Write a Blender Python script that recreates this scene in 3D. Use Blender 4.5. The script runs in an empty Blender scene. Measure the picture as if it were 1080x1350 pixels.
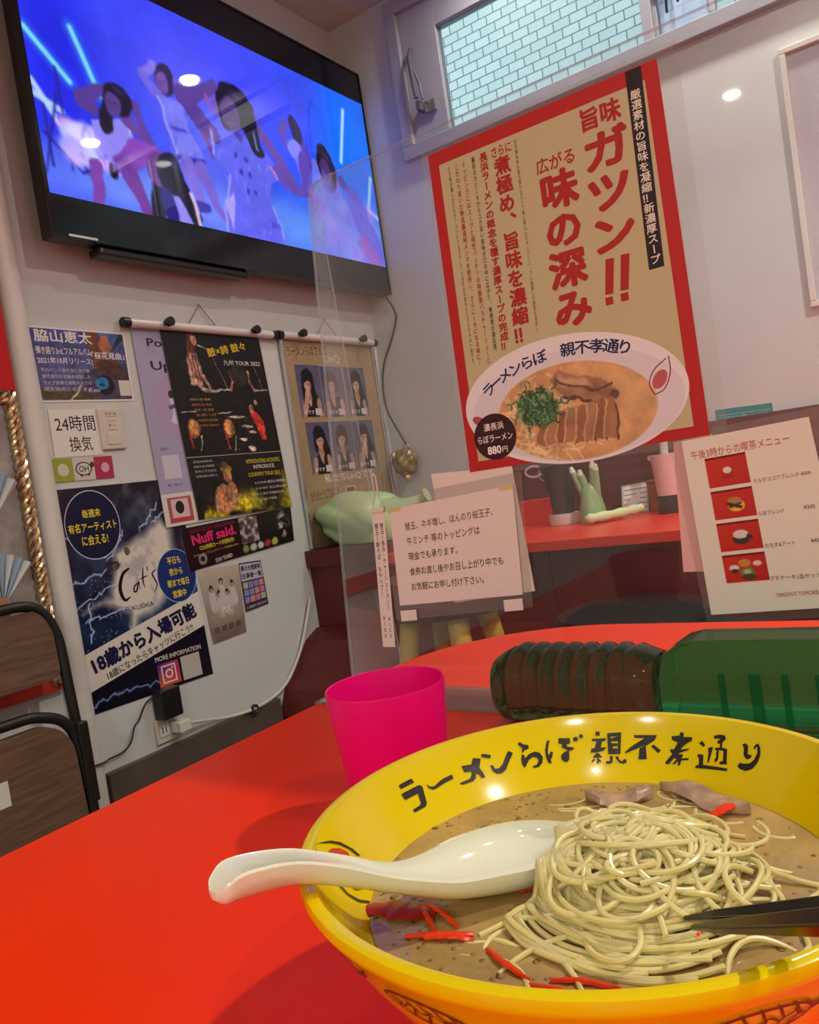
import bpy, bmesh, math, random
import numpy as np
from mathutils import Vector, Matrix
from mathutils.geometry import tessellate_polygon

random.seed(7)
rng = np.random.RandomState(11)
SC = bpy.context.scene
COL = SC.collection
PI = math.pi

# ------------------------------------------------------------------ camera
# left wall x=0, back wall y=0, floor z=0, metres
CAM = (1.6, -2.24, 0.935)
cam_data = bpy.data.cameras.new('camera')
cam = bpy.data.objects.new('camera', cam_data)
COL.objects.link(cam)
cam.matrix_world = Matrix(((0.81410775, 0.09856422, 0.57228809, CAM[0]),
                           (0.56104994, 0.12078158, -0.81892294, CAM[1]),
                           (-0.14983836, 0.98777371, 0.04302978, CAM[2]),
                           (0, 0, 0, 1)))
cam_data.sensor_fit = 'VERTICAL'
cam_data.sensor_height = 36.0
cam_data.lens = 36.0 * 1050.93 / 1350.0
cam_data.clip_start = 0.01
SC.camera = cam

# ------------------------------------------------------------------ world, exposure
world = bpy.data.worlds.new('sky')
SC.world = world
world.use_nodes = True
bg = world.node_tree.nodes['Background']
bg.inputs[0].default_value = (0.78, 0.93, 1.0, 1)
bg.inputs[1].default_value = 1.45
SC.view_settings.view_transform = 'Standard'
SC.view_settings.look = 'None'
SC.view_settings.exposure = 0.14
SC.view_settings.gamma = 1.0
SC.view_settings.use_curve_mapping = False
SC.cycles.use_denoising = True
SC.cycles.max_bounces = 10
SC.cycles.transparent_max_bounces = 16
SC.cycles.sample_clamp_indirect = 4.0
SC.cycles.caustics_reflective = False
SC.cycles.caustics_refractive = False

CEIL = 2.455
# ceiling downlights: x, y, watts
LAMPS = [(0.71, -0.17, 2.6), (1.32, -0.165, 4.5), (2.30, -1.0, 21.0), (2.75, -2.0, 7.0), (1.75, -3.0, 1.2), (0.90, -4.97, 30.0), (2.7, -4.6, 38.0)]
LAMP_COLOR = (1.0, 0.96, 0.89)

# ------------------------------------------------------------------ materials
def lin(c):
    c = np.asarray(c, float) / 255.0
    return np.where(c <= 0.04045, c / 12.92, ((c + 0.055) / 1.055) ** 2.4)

def mat(name, color, rough=0.5, metal=0.0, spec=0.5, coat=0.0, trans=0.0, ior=1.45, emit=None, estr=0.0, noise=None, bump=None, sss=0.0):
    """noise=(scale, amount) varies the base colour a little; bump=(scale, strength, distance)"""
    m = bpy.data.materials.new(name)
    m.use_nodes = True
    nt = m.node_tree
    b = nt.nodes['Principled BSDF']
    b.inputs['Base Color'].default_value = (*color, 1)
    b.inputs['Roughness'].default_value = rough
    b.inputs['Metallic'].default_value = metal
    b.inputs['Specular IOR Level'].default_value = spec
    b.inputs['Coat Weight'].default_value = coat
    b.inputs['Coat Roughness'].default_value = 0.06
    b.inputs['Transmission Weight'].default_value = trans
    b.inputs['IOR'].default_value = ior
    if sss:
        b.inputs['Subsurface Weight'].default_value = sss
        b.inputs['Subsurface Radius'].default_value = (0.004, 0.003, 0.0015)
        b.inputs['Subsurface Scale'].default_value = 1.0
    if emit is not None:
        b.inputs['Emission Color'].default_value = (*emit, 1)
        b.inputs['Emission Strength'].default_value = estr
    if noise or bump:
        tc = nt.nodes.new('ShaderNodeTexCoord')
    if noise:
        n = nt.nodes.new('ShaderNodeTexNoise')
        n.inputs['Scale'].default_value = noise[0]
        n.inputs['Detail'].default_value = 6
        nt.links.new(tc.outputs['Object'], n.inputs['Vector'])
        r = nt.nodes.new('ShaderNodeValToRGB')
        a = noise[1]
        r.color_ramp.elements[0].position = 0.3
        r.color_ramp.elements[1].position = 0.7
        r.color_ramp.elements[0].color = (*[c * (1 - a) for c in color], 1)
        r.color_ramp.elements[1].color = (*[min(1, c * (1 + a)) for c in color], 1)
        nt.links.new(n.outputs['Fac'], r.inputs['Fac'])
        nt.links.new(r.outputs['Color'], b.inputs['Base Color'])
    if bump:
        n = nt.nodes.new('ShaderNodeTexNoise')
        n.inputs['Scale'].default_value = bump[0]
        n.inputs['Detail'].default_value = 3
        nt.links.new(tc.outputs['Object'], n.inputs['Vector'])
        bp = nt.nodes.new('ShaderNodeBump')
        bp.inputs['Strength'].default_value = bump[1]
        bp.inputs['Distance'].default_value = bump[2]
        nt.links.new(n.outputs['Fac'], bp.inputs['Height'])
        nt.links.new(bp.outputs['Normal'], b.inputs['Normal'])
    return m

def attr_mat(name, rough=0.45, emission=0.0, spec=0.4):
    m = bpy.data.materials.new(name)
    m.use_nodes = True
    nt = m.node_tree
    b = nt.nodes['Principled BSDF']
    a = nt.nodes.new('ShaderNodeAttribute')
    a.attribute_name = 'Col'
    b.inputs['Roughness'].default_value = rough
    b.inputs['Specular IOR Level'].default_value = spec
    if emission:
        b.inputs['Base Color'].default_value = (0.01, 0.01, 0.012, 1)
        nt.links.new(a.outputs['Color'], b.inputs['Emission Color'])
        b.inputs['Emission Strength'].default_value = emission
    else:
        nt.links.new(a.outputs['Color'], b.inputs['Base Color'])
    return m

def clear_mat(name, tint=(1, 1, 1), haze=0.03, haze_col=(0.8, 0.8, 0.8), fac=1.0):
    """thin clear sheet: straight transmission, mirror by Fresnel, a diffuse haze, on the acrylic painted in for reflections"""
    m = bpy.data.materials.new(name)
    m.use_nodes = True
    nt = m.node_tree
    for n in list(nt.nodes):
        nt.nodes.remove(n)
    out = nt.nodes.new('ShaderNodeOutputMaterial')
    tr = nt.nodes.new('ShaderNodeBsdfTransparent')
    tr.inputs['Color'].default_value = (*tint, 1)
    gl = nt.nodes.new('ShaderNodeBsdfGlossy')
    gl.inputs['Roughness'].default_value = 0.015
    df = nt.nodes.new('ShaderNodeBsdfDiffuse')
    df.inputs['Color'].default_value = (*haze_col, 1)
    fr = nt.nodes.new('ShaderNodeFresnel')
    fr.inputs['IOR'].default_value = 1.45
    mul = nt.nodes.new('ShaderNodeMath')
    mul.operation = 'MULTIPLY'
    mul.inputs[1].default_value = fac
    m1 = nt.nodes.new('ShaderNodeMixShader')
    m1.inputs[0].default_value = haze
    m2 = nt.nodes.new('ShaderNodeMixShader')
    nt.links.new(tr.outputs[0], m1.inputs[1])
    nt.links.new(df.outputs[0], m1.inputs[2])
    nt.links.new(fr.outputs[0], mul.inputs[0])
    nt.links.new(mul.outputs[0], m2.inputs[0])
    nt.links.new(m1.outputs[0], m2.inputs[1])
    nt.links.new(gl.outputs[0], m2.inputs[2])
    nt.links.new(m2.outputs[0], out.inputs['Surface'])
    return m

M = {}
M['wall'] = mat('wall_paint', (0.62, 0.63, 0.60), 0.75, noise=(3.0, 0.05), bump=(180, 0.15, 0.001))
M['ceiling'] = mat('ceiling_paint', (0.60, 0.64, 0.54), 0.85, noise=(2.0, 0.04))
M['floor'] = mat('floor_vinyl', (0.10, 0.07, 0.05), 0.45, noise=(6, 0.2))
M['skirting'] = mat('dark_skirting', (0.10, 0.075, 0.058), 0.5, noise=(14, 0.15))
M['white_trim'] = mat('white_trim', (0.70, 0.67, 0.60), 0.5, noise=(4, 0.05))
M['red_trim'] = mat('red_trim', (0.55, 0.035, 0.02), 0.45)
M['table'] = mat('orange_red_laminate', (0.90, 0.034, 0.0), 0.32, spec=0.22, bump=(260, 0.04, 0.0005))
M['table_edge'] = mat('orange_edge_band', (0.90, 0.09, 0.015), 0.35)
M['dark_metal'] = mat('dark_metal', (0.03, 0.03, 0.032), 0.4, metal=0.6)
M['black_plastic'] = mat('black_plastic', (0.012, 0.012, 0.014), 0.28)
M['bezel'] = mat('bezel_black', (0.006, 0.007, 0.01), 0.12, spec=0.6)
M['yellow'] = mat('yellow_glaze', (0.80, 0.60, 0.0), 0.16, coat=0.3)
M['ink'] = mat('black_brush_ink', (0.018, 0.014, 0.010), 0.35)
M['red_ink'] = mat('red_ink', (0.62, 0.04, 0.015), 0.35)
M['brown_ink'] = mat('brown_ink', (0.13, 0.035, 0.012), 0.4)
M['white_ceramic'] = mat('white_ceramic', (0.78, 0.79, 0.62), 0.12, coat=0.5)
M['noodle'] = mat('noodle_dough', (0.73, 0.64, 0.28), 0.30, noise=(60, 0.06), sss=0.25)
M['ginger'] = mat('red_ginger', (0.80, 0.045, 0.012), 0.25, sss=0.1)
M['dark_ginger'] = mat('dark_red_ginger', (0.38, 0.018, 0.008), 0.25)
M['pork'] = mat('simmered_pork', (0.40, 0.26, 0.17), 0.35, noise=(120, 0.35), bump=(200, 0.4, 0.001))
M['cup'] = mat('pink_plastic', (0.80, 0.002, 0.17), 0.35, spec=0.35, sss=0.0)
M['black_lacquer'] = mat('black_lacquer', (0.014, 0.012, 0.010), 0.22)
M['clear'] = clear_mat('clear_acrylic', (0.99, 0.99, 0.99), 0.009, (0.80, 0.74, 0.72), 0.75)  # pinkish haze colour stands in for light reflected off the red table
M['clear_edge'] = mat('acrylic_edge', (0.75, 0.78, 0.80), 0.25)
M['pouch'] = clear_mat('clear_pouch', (0.97, 0.96, 0.95), 0.05, (0.85, 0.75, 0.70), 0.5)
M['window_glass'] = clear_mat('window_glass', (0.93, 0.97, 0.98), 0.05, (0.8, 0.9, 0.95), 0.7)
M['frosted'] = clear_mat('hazy_glass', (0.80, 0.88, 1.0), 0.35, (0.72, 0.82, 1.0), 0.7)
M['win_frame'] = mat('window_aluminium', (0.37, 0.37, 0.41), 0.45, noise=(6, 0.06))
M['steel'] = mat('bright_steel', (0.62, 0.60, 0.58), 0.25, metal=0.9)
M['rail'] = mat('rail_aluminium', (0.76, 0.70, 0.66), 0.4, metal=0.15)
M['maroon'] = mat('maroon_board', (0.105, 0.010, 0.008), 0.42, noise=(9, 0.15))
M['counter_red'] = mat('red_counter', (0.78, 0.035, 0.012), 0.35)
M['white_plastic'] = mat('white_plastic', (0.72, 0.68, 0.58), 0.4)
M['off_white'] = mat('cream_plastic', (0.66, 0.60, 0.48), 0.4)
M['black_tube'] = mat('black_tube', (0.02, 0.017, 0.015), 0.35, metal=0.2)
M['green_vinyl'] = mat('green_vinyl', (0.47, 0.66, 0.33), 0.42, noise=(12, 0.1))
M['gold'] = mat('gold_foil', (0.75, 0.58, 0.34), 0.25, metal=0.9)
M['olive_gold'] = mat('olive_gold', (0.28, 0.20, 0.07), 0.35, metal=0.3, noise=(60, 0.5))
M['cactus'] = mat('green_glaze', (0.30, 0.48, 0.22), 0.25, coat=0.4)
M['pale_green'] = mat('pale_green_cloth', (0.66, 0.78, 0.42), 0.7)
M['pink_paper'] = mat('pink_paper', (0.85, 0.45, 0.40), 0.6)
M['wood_block'] = mat('brown_wood', (0.36, 0.13, 0.04), 0.5, noise=(30, 0.25))
M['grey_glass'] = mat('dark_grey_glass', (0.05, 0.055, 0.05), 0.12)
M['yellow_wood'] = mat('yellow_wood', (0.60, 0.36, 0.06), 0.45)
M['seat_black'] = mat('black_vinyl', (0.008, 0.008, 0.007), 0.6, spec=0.2)
M['red_cloth'] = mat('red_cloth', (0.55, 0.008, 0.01), 0.8)
M['print'] = attr_mat('printed_paper', 0.5, spec=0.25)
M['gloss_print'] = attr_mat('glossy_print', 0.3)
M['screen'] = attr_mat('screen_picture', 0.02, 0.88, 0.5)
M['paper'] = mat('white_paper', (0.80, 0.76, 0.68), 0.6)
M['kraft'] = mat('kraft_paper', (0.36, 0.26, 0.14), 0.7, noise=(12, 0.08))
M['cream_paper'] = mat('cream_paper', (0.84, 0.76, 0.62), 0.6)
M['pinkish_paper'] = mat('laminated_white_paper', (0.86, 0.70, 0.62), 0.45)
M['lamp'] = mat('lamp_lens', (1, 1, 1), 0.5, emit=(1.0, 0.93, 0.82), estr=60.0)
M['cord_white'] = mat('white_cord', (0.66, 0.62, 0.54), 0.5)
M['cord_black'] = mat('black_cord', (0.03, 0.03, 0.045), 0.5)
M['twine'] = mat('grey_twine', (0.34, 0.28, 0.22), 0.8)

def wood(name, c1, c2, axis_scale):
    m = bpy.data.materials.new(name)
    m.use_nodes = True
    nt = m.node_tree
    b = nt.nodes['Principled BSDF']
    tc = nt.nodes.new('ShaderNodeTexCoord')
    mp = nt.nodes.new('ShaderNodeMapping')
    mp.inputs['Scale'].default_value = axis_scale
    n = nt.nodes.new('ShaderNodeTexNoise')
    n.inputs['Scale'].default_value = 6
    n.inputs['Detail'].default_value = 8
    r = nt.nodes.new('ShaderNodeValToRGB')
    r.color_ramp.elements[0].position = 0.35
    r.color_ramp.elements[1].position = 0.65
    r.color_ramp.elements[0].color = (*c1, 1)
    r.color_ramp.elements[1].color = (*c2, 1)
    nt.links.new(tc.outputs['Object'], mp.inputs['Vector'])
    nt.links.new(mp.outputs[0], n.inputs['Vector'])
    nt.links.new(n.outputs['Fac'], r.inputs['Fac'])
    nt.links.new(r.outputs['Color'], b.inputs['Base Color'])
    b.inputs['Roughness'].default_value = 0.5
    return m
M['chair_wood'] = wood('chair_wood_veneer', (0.10, 0.052, 0.028), (0.17, 0.09, 0.05), (1, 2, 22))
M['board_wood'] = wood('red_brown_board', (0.10, 0.018, 0.013), (0.15, 0.028, 0.019), (2, 1, 20))

def tile_mat():
    m = bpy.data.materials.new('outside_tile')
    m.use_nodes = True
    nt = m.node_tree
    b = nt.nodes['Principled BSDF']
    tc = nt.nodes.new('ShaderNodeTexCoord')
    mp = nt.nodes.new('ShaderNodeMapping')
    mp.inputs['Rotation'].default_value = (PI / 2, 0, 0)
    br = nt.nodes.new('ShaderNodeTexBrick')
    br.inputs['Color1'].default_value = (0.70, 0.79, 0.76, 1)
    br.inputs['Color2'].default_value = (0.61, 0.72, 0.69, 1)
    br.inputs['Mortar'].default_value = (0.12, 0.20, 0.20, 1)
    br.inputs['Scale'].default_value = 1.0
    br.inputs['Mortar Size'].default_value = 0.0026
    br.inputs['Mortar Smooth'].default_value = 0.1
    br.inputs['Brick Width'].default_value = 0.071
    br.inputs['Row Height'].default_value = 0.0385
    nt.links.new(tc.outputs['Object'], mp.inputs['Vector'])
    nt.links.new(mp.outputs[0], br.inputs['Vector'])
    nt.links.new(br.outputs['Color'], b.inputs['Base Color'])
    b.inputs['Roughness'].default_value = 0.35
    return m
M['tile'] = tile_mat()

def bottle_mat():
    M['bottle'] = mat('olive_green_plastic', (0.10, 0.20, 0.10), 0.03, trans=0.85, ior=1.25, spec=0.9)
    M['bottle_body'] = mat('green_bottle_plastic', (0.05, 0.62, 0.21), 0.05, trans=0.88, ior=1.12, spec=0.6)
bottle_mat()

def soup_mat():
    m = mat('pork_broth', (0.43, 0.29, 0.105), 0.10, noise=(26, 0.26), spec=0.6)
    nt = m.node_tree
    b = nt.nodes['Principled BSDF']
    v = nt.nodes.new('ShaderNodeTexVoronoi')
    v.inputs['Scale'].default_value = 190
    v.feature = 'DISTANCE_TO_EDGE'
    tc = nt.nodes.new('ShaderNodeTexCoord')
    nz = nt.nodes.new('ShaderNodeTexNoise')
    nz.inputs['Scale'].default_value = 60
    nt.links.new(tc.outputs['Object'], nz.inputs['Vector'])
    nt.links.new(tc.outputs['Object'], v.inputs['Vector'])
    mx = nt.nodes.new('ShaderNodeMath')
    mx.operation = 'ADD'
    nt.links.new(v.outputs['Distance'], mx.inputs[0])
    nt.links.new(nz.outputs['Fac'], mx.inputs[1])
    bp = nt.nodes.new('ShaderNodeBump')
    bp.inputs['Strength'].default_value = 0.16
    bp.inputs['Distance'].default_value = 0.0015
    nt.links.new(mx.outputs[0], bp.inputs['Height'])
    nt.links.new(bp.outputs['Normal'], b.inputs['Normal'])
    return m
M['soup'] = soup_mat()

# ------------------------------------------------------------------ mesh helpers
class MB:
    def __init__(s):
        s.v, s.f, s.c = [], [], []
    def add(s, vs, fs, color=None):
        b = len(s.v)
        s.v.extend([tuple(map(float, p)) for p in vs])
        s.f.extend([tuple(b + i for i in f) for f in fs])
        s.c.extend([color] * len(fs))
        return s
    def box(s, lo, hi, color=None):
        (a, b, c), (d, e, f) = lo, hi
        vs = [(a, b, c), (d, b, c), (d, e, c), (a, e, c), (a, b, f), (d, b, f), (d, e, f), (a, e, f)]
        return s.add(vs, [(0, 3, 2, 1), (4, 5, 6, 7), (0, 1, 5, 4), (1, 2, 6, 5), (2, 3, 7, 6), (3, 0, 4, 7)], color)
    def rings(s, rings, cap0=True, cap1=True, closed=True):
        n = len(rings[0])
        vs = [p for r in rings for p in r]
        fs = []
        m = n if closed else n - 1
        for i in range(len(rings) - 1):
            for j in range(m):
                k = (j + 1) % n
                fs.append((i * n + j, i * n + k, (i + 1) * n + k, (i + 1) * n + j))
        if cap0: fs.append(tuple(range(n - 1, -1, -1)))
        if cap1: fs.append(tuple((len(rings) - 1) * n + j for j in range(n)))
        return s.add(vs, fs)
    def tube(s, path, r, n=8, caps=True):
        P = np.asarray(path, float)
        m = len(P)
        rad = r if hasattr(r, '__len__') else [r] * m
        T = np.gradient(P, axis=0)
        T /= np.linalg.norm(T, axis=1)[:, None] + 1e-12
        up = np.array([0, 0, 1.0]) if abs(T[0][2]) < 0.9 else np.array([1.0, 0, 0])
        N = up - T[0] * up.dot(T[0]); N /= np.linalg.norm(N)
        rg = []
        for i in range(m):
            N = N - T[i] * N.dot(T[i]); N /= np.linalg.norm(N) + 1e-12
            Bv = np.cross(T[i], N)
            rg.append([P[i] + rad[i] * (math.cos(a) * N + math.sin(a) * Bv) for a in [2 * PI * k / n for k in range(n)]])
        return s.rings(rg, caps, caps)
    def lathe(s, prof, n=64, center=(0, 0), z0=0.0, cap0=False, cap1=False):
        rg = [[(center[0] + r * math.cos(2 * PI * k / n), center[1] + r * math.sin(2 * PI * k / n), z0 + z) for k in range(n)] for r, z in prof]
        return s.rings(rg, cap0, cap1)
    def prism(s, poly, fn0, fn1):
        """poly 2-D points; fn maps a 2-D point to 3-D for either end"""
        n = len(poly)
        vs = [fn0(p) for p in poly] + [fn1(p) for p in poly]
        tri = tessellate_polygon([[Vector((p[0], p[1], 0)) for p in poly]])
        fs = [tuple(t) for t in tri] + [tuple(n + i for i in reversed(t)) for t in tri]
        fs += [(i, (i + 1) % n, n + (i + 1) % n, n + i) for i in range(n)]
        return s.add(vs, fs)

def build(name, mb, material, parent=None, smooth=False, bevel=0.0, sub=0):
    me = bpy.data.meshes.new(name)
    me.from_pydata(mb.v, [], mb.f)
    if any(c is not None for c in mb.c):
        at = me.color_attributes.new('Col', 'FLOAT_COLOR', 'CORNER')
        arr = np.empty((len(me.loops), 4), np.float32)
        i = 0
        for f, c in zip(mb.f, mb.c):
            arr[i:i + len(f)] = (*c, 1.0)
            i += len(f)
        at.data.foreach_set('color', arr.ravel())
    else:
        bm = bmesh.new(); bm.from_mesh(me)
        bmesh.ops.recalc_face_normals(bm, faces=bm.faces)
        bm.to_mesh(me); bm.free()
    if smooth:
        for p in me.polygons: p.use_smooth = True
    me.materials.append(material)
    o = bpy.data.objects.new(name, me)
    COL.objects.link(o)
    if parent is not None:
        o.parent = parent
        o.matrix_parent_inverse = Matrix.Translation(parent.location).inverted()
    if bevel:
        md = o.modifiers.new('bevel', 'BEVEL'); md.width = bevel; md.segments = 3; md.limit_method = 'ANGLE'; md.angle_limit = 0.6
    if sub:
        md = o.modifiers.new('sub', 'SUBSURF'); md.levels = sub; md.render_levels = sub
    if smooth and (bevel or True):
        try:
            me.set_sharp_from_angle(angle=math.radians(42))
        except Exception:
            pass
    return o

def tag(o, label, cat, group=None, kind=None):
    o['label'] = label; o['category'] = cat
    if group: o['group'] = group
    if kind: o['kind'] = kind
    return o

def thing(name, label, cat, loc=(0, 0, 0), group=None):
    o = bpy.data.objects.new(name, None)
    COL.objects.link(o)
    o.location = loc
    o.empty_display_size = 0.05
    return tag(o, label, cat, group)

def struct(name, mb, m, parent=None, **k):
    o = build(name, mb, m, parent, **k)
    if parent is None: o['kind'] = 'structure'
    return o

def smooth_path(pts, n):
    P = np.asarray(pts, float)
    m = len(P)
    Q = np.vstack([2 * P[0] - P[1], P, 2 * P[-1] - P[-2]])
    out = []
    for t in np.linspace(0, m - 1 - 1e-9, n):
        i = int(t); u = t - i
        a, b, c, d = Q[i], Q[i + 1], Q[i + 2], Q[i + 3]
        out.append(0.5 * ((2 * b) + (c - a) * u + (2 * a - 5 * b + 4 * c - d) * u * u + (3 * b - a - 3 * c + d) * u ** 3))
    return np.array(out)

# ------------------------------------------------------------------ writing
_curve = bpy.data.curves.new('writer', 'FONT')
_curve.resolution_u = 2
_writer = bpy.data.objects.new('writer', _curve)
COL.objects.link(_writer)
_glyphs = {}
def glyph(s, bold=0.0):
    k = (s, bold)
    if k not in _glyphs:
        _curve.body = s
        bpy.context.view_layer.update()
        dg = bpy.context.evaluated_depsgraph_get()
        me = bpy.data.meshes.new_from_object(_writer.evaluated_get(dg))
        v = np.array([(p.co.x, p.co.y) for p in me.vertices]).reshape(-1, 2)
        f = [tuple(p.vertices) for p in me.polygons]
        bpy.data.meshes.remove(me)
        if bold and len(v):                                   # heavier type: the same strokes laid down a little to each side
            b = bold * 0.62
            offs = [(0, 0), (b, 0), (-b, 0), (0, b), (0, -b)] + ([(b * .75, b * .75), (-b * .75, b * .75), (b * .75, -b * .75), (-b * .75, -b * .75)] if bold > 0.04 else [])
            n = len(v)
            f = [tuple(i + n * j for i in t) for j in range(len(offs)) for t in f]
            v = np.concatenate([np.column_stack([v + np.array(o), np.full(n, j * 1.4e-5)]) for j, o in enumerate(offs)])
        elif len(v):
            v = np.column_stack([v, np.zeros(len(v))])
        _glyphs[k] = (v, f)
    return _glyphs[k]

class Sheet:
    """a flat printed thing: corners TL, TR, BR, BL in space; marks are placed in fractions (u to the right, v up) of it"""
    def __init__(s, name, corners, normal, label, cat, paper, group=None, thick=0.0006, material=None, lift=0.00003, parent=None, border=None):
        s.P = [np.asarray(c, float) for c in corners]
        s.n = np.asarray(normal, float); s.n /= np.linalg.norm(s.n)
        s.W = (np.linalg.norm(s.P[1] - s.P[0]) + np.linalg.norm(s.P[2] - s.P[3])) / 2
        s.H = (np.linalg.norm(s.P[3] - s.P[0]) + np.linalg.norm(s.P[2] - s.P[1])) / 2
        ctr = sum(s.P) / 4
        s.root = thing(name, label, cat, tuple(ctr), group) if parent is None else parent
        s.thick, s.lift, s.layer = thick, lift, 1
        s.prt, s.lines, s.joined = MB(), [], None
        mb = MB()
        a = [p for p in s.P]; b = [p + s.n * thick for p in s.P]
        mb.add(a + b, [(0, 1, 2, 3), (7, 6, 5, 4), (0, 4, 5, 1), (1, 5, 6, 2), (2, 6, 7, 3), (3, 7, 4, 0)])
        s.paper = build('paper', mb, material or paper, s.root)
    def at(s, u, v, k=None):
        k = s.layer if k is None else k
        tl, tr, br, bl = s.P
        p = (tl * (1 - u) + tr * u) * v + (bl * (1 - u) + br * u) * (1 - v)
        return p + s.n * (s.thick + s.lift * k)
    def poly(s, pts, color, tgt=None):
        tgt = tgt or s.prt
        s.layer += 1
        tri = tessellate_polygon([[Vector((p[0] * s.W, p[1] * s.H, 0)) for p in pts]])
        tgt.add([s.at(*p) for p in pts], [tuple(t) for t in tri], tuple(lin(color)))
        return s
    def rect(s, u0, v0, u1, v1, color):
        return s.poly([(u0, v0), (u1, v0), (u1, v1), (u0, v1)], color)
    def frame(s, u0, v0, u1, v1, w, color):
        a = w / s.W; b = w / s.H
        s.rect(u0, v0, u1, v0 + b, color); s.layer -= 1
        s.rect(u0, v1 - b, u1, v1, color); s.layer -= 1
        s.rect(u0, v0 + b, u0 + a, v1 - b, color); s.layer -= 1
        s.rect(u1 - a, v0 + b, u1, v1 - b, color)
        return s
    def disc(s, u, v, ru, rv, color, n=32, rot=0.0):
        pts = []
        for k in range(n):
            a = 2 * PI * k / n
            x, y = ru * s.W * math.cos(a), rv * s.H * math.sin(a)
            pts.append((u + (x * math.cos(rot) - y * math.sin(rot)) / s.W, v + (x * math.sin(rot) + y * math.cos(rot)) / s.H))
        return s.poly(pts, color)
    def ring(s, u, v, ru, rv, w, color, n=40):
        s.layer += 1
        vs, fs = [], []
        for k in range(n):
            a = 2 * PI * k / n
            vs.append(s.at(u + ru * math.cos(a), v + rv * math.sin(a)))
            vs.append(s.at(u + (ru - w / s.W) * math.cos(a), v + (rv - w / s.H) * math.sin(a)))
            j = (k + 1) % n
            fs.append((2 * k, 2 * k + 1, 2 * j + 1, 2 * j))
        s.prt.add(vs, fs, tuple(lin(color)))
        return s
    def stroke(s, pts, w, color, taper=False, n=24, tgt=None):
        tgt = tgt or s.prt
        s.layer += 1
        P = smooth_path([(p[0] * s.W, p[1] * s.H) for p in pts], n)
        T = np.gradient(P, axis=0); T /= np.linalg.norm(T, axis=1)[:, None] + 1e-12
        N = np.stack([-T[:, 1], T[:, 0]], 1)
        vs, fs = [], []
        for i in range(n):
            t = i / (n - 1)
            ww = w * 0.5 * (math.sin(PI * min(1, 0.08 + t * 0.92)) ** 0.5 if taper else 1)
            for sg in (1, -1):
                q = P[i] + N[i] * sg * ww
                vs.append(s.at(q[0] / s.W, q[1] / s.H))
            if i: fs.append((2 * i - 2, 2 * i - 1, 2 * i + 1, 2 * i))
        tgt.add(vs, fs, tuple(lin(color)))
        return s
    def _put(s, g, fn, color):
        v, f = g
        if not len(v): return
        if s.joined is None or s.joined != s.layer: s.lines.append(MB())
        s.joined = s.layer
        s.lines[-1].add([fn(p) + s.n * p[2] for p in v], f, tuple(lin(color)))
    def text(s, string, u0, v0, u1, v1, color, bold=0.0):
        """fit the string's ink into the box"""
        s.layer += 1
        g = glyph(string, bold)
        if not len(g[0]): return s
        lo, hi = g[0].min(0), g[0].max(0)
        d = np.maximum(hi - lo, 1e-6)[:2]
        s._put(g, lambda p: s.at(u0 + (p[0] - lo[0]) / d[0] * (u1 - u0), v0 + (p[1] - lo[1]) / d[1] * (v1 - v0)), color)
        return s
    def line(s, string, a, b, h, color, bold=0.0, shear=0.0):
        """ink runs along a->b (its lower edge), h metres tall"""
        s.layer += 1
        g = glyph(string, bold)
        if not len(g[0]): return s
        lo, hi = g[0].min(0), g[0].max(0)
        d = np.maximum(hi - lo, 1e-6)[:2]
        A = np.array([a[0] * s.W, a[1] * s.H]); B = np.array([b[0] * s.W, b[1] * s.H])
        e = B - A; L = np.linalg.norm(e); e = e / L; nn = np.array([-e[1], e[0]])
        def fn(p):
            x = (p[0] - lo[0]) / d[0]; y = (p[1] - lo[1]) / d[1]
            q = A + e * (x * L + y * h * shear) + nn * y * h
            return s.at(q[0] / s.W, q[1] / s.H)
        s._put(g, fn, color)
        return s
    def vtext(s, string, u, vt, vb, w, color, bold=0.0, ub=None):
        """characters stacked downwards from vt to vb; w is the character width as a fraction"""
        s.layer += 1
        ub = u if ub is None else ub
        n = len(string)
        ch = (vt - vb) / n
        for i, c in enumerate(string):
            if c == ' ': continue
            g = glyph(c, bold)
            if not len(g[0]): continue
            cu = u + (ub - u) * (i + 0.5) / n
            cv = vt - ch * (i + 0.5)
            v = g[0]
            if c in 'ー…〜':
                ctr = (v.min(0) + v.max(0)) / 2 * np.array([1, 1, 0])
                q = (v - ctr); q = np.stack([q[:, 1], -q[:, 0]], 1); q = np.column_stack([q, v[:, 2]])
            elif c in '、。':
                ctr = (v.min(0) + v.max(0)) / 2 * np.array([1, 1, 0])
                q = v - ctr + np.array([0.3, 0.3, 0])
            elif ord(c) < 0x2000:
                ctr = (v.min(0) + v.max(0)) / 2 * np.array([1, 1, 0])
                q = v - ctr + np.array([0, 0, 0])
            else:
                q = v - np.array([0.5, 0.36, 0])
            s._put((q, g[1]), lambda p, cu=cu, cv=cv: s.at(cu + p[0] * w, cv + p[1] * ch * 0.98), color)
        return s
    def picture(s, cv, u0, v0, u1, v1, name='picture', material=None):
        s.layer += 1
        ny, nx, _ = cv.rgb.shape
        mb = MB()
        vs = [s.at(u0 + (u1 - u0) * i / nx, v0 + (v1 - v0) * j / ny) for j in range(ny + 1) for i in range(nx + 1)]
        fs = [(j * (nx + 1) + i, j * (nx + 1) + i + 1, (j + 1) * (nx + 1) + i + 1, (j + 1) * (nx + 1) + i) for j in range(ny) for i in range(nx)]
        mb.v = [tuple(p) for p in vs]; mb.f = fs
        L = lin(np.clip(cv.rgb, 0, 255)).reshape(-1, 3)
        mb.c = [tuple(c) for c in L]
        build(name, mb, material or M['gloss_print'], s.root)
        return s
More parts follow.
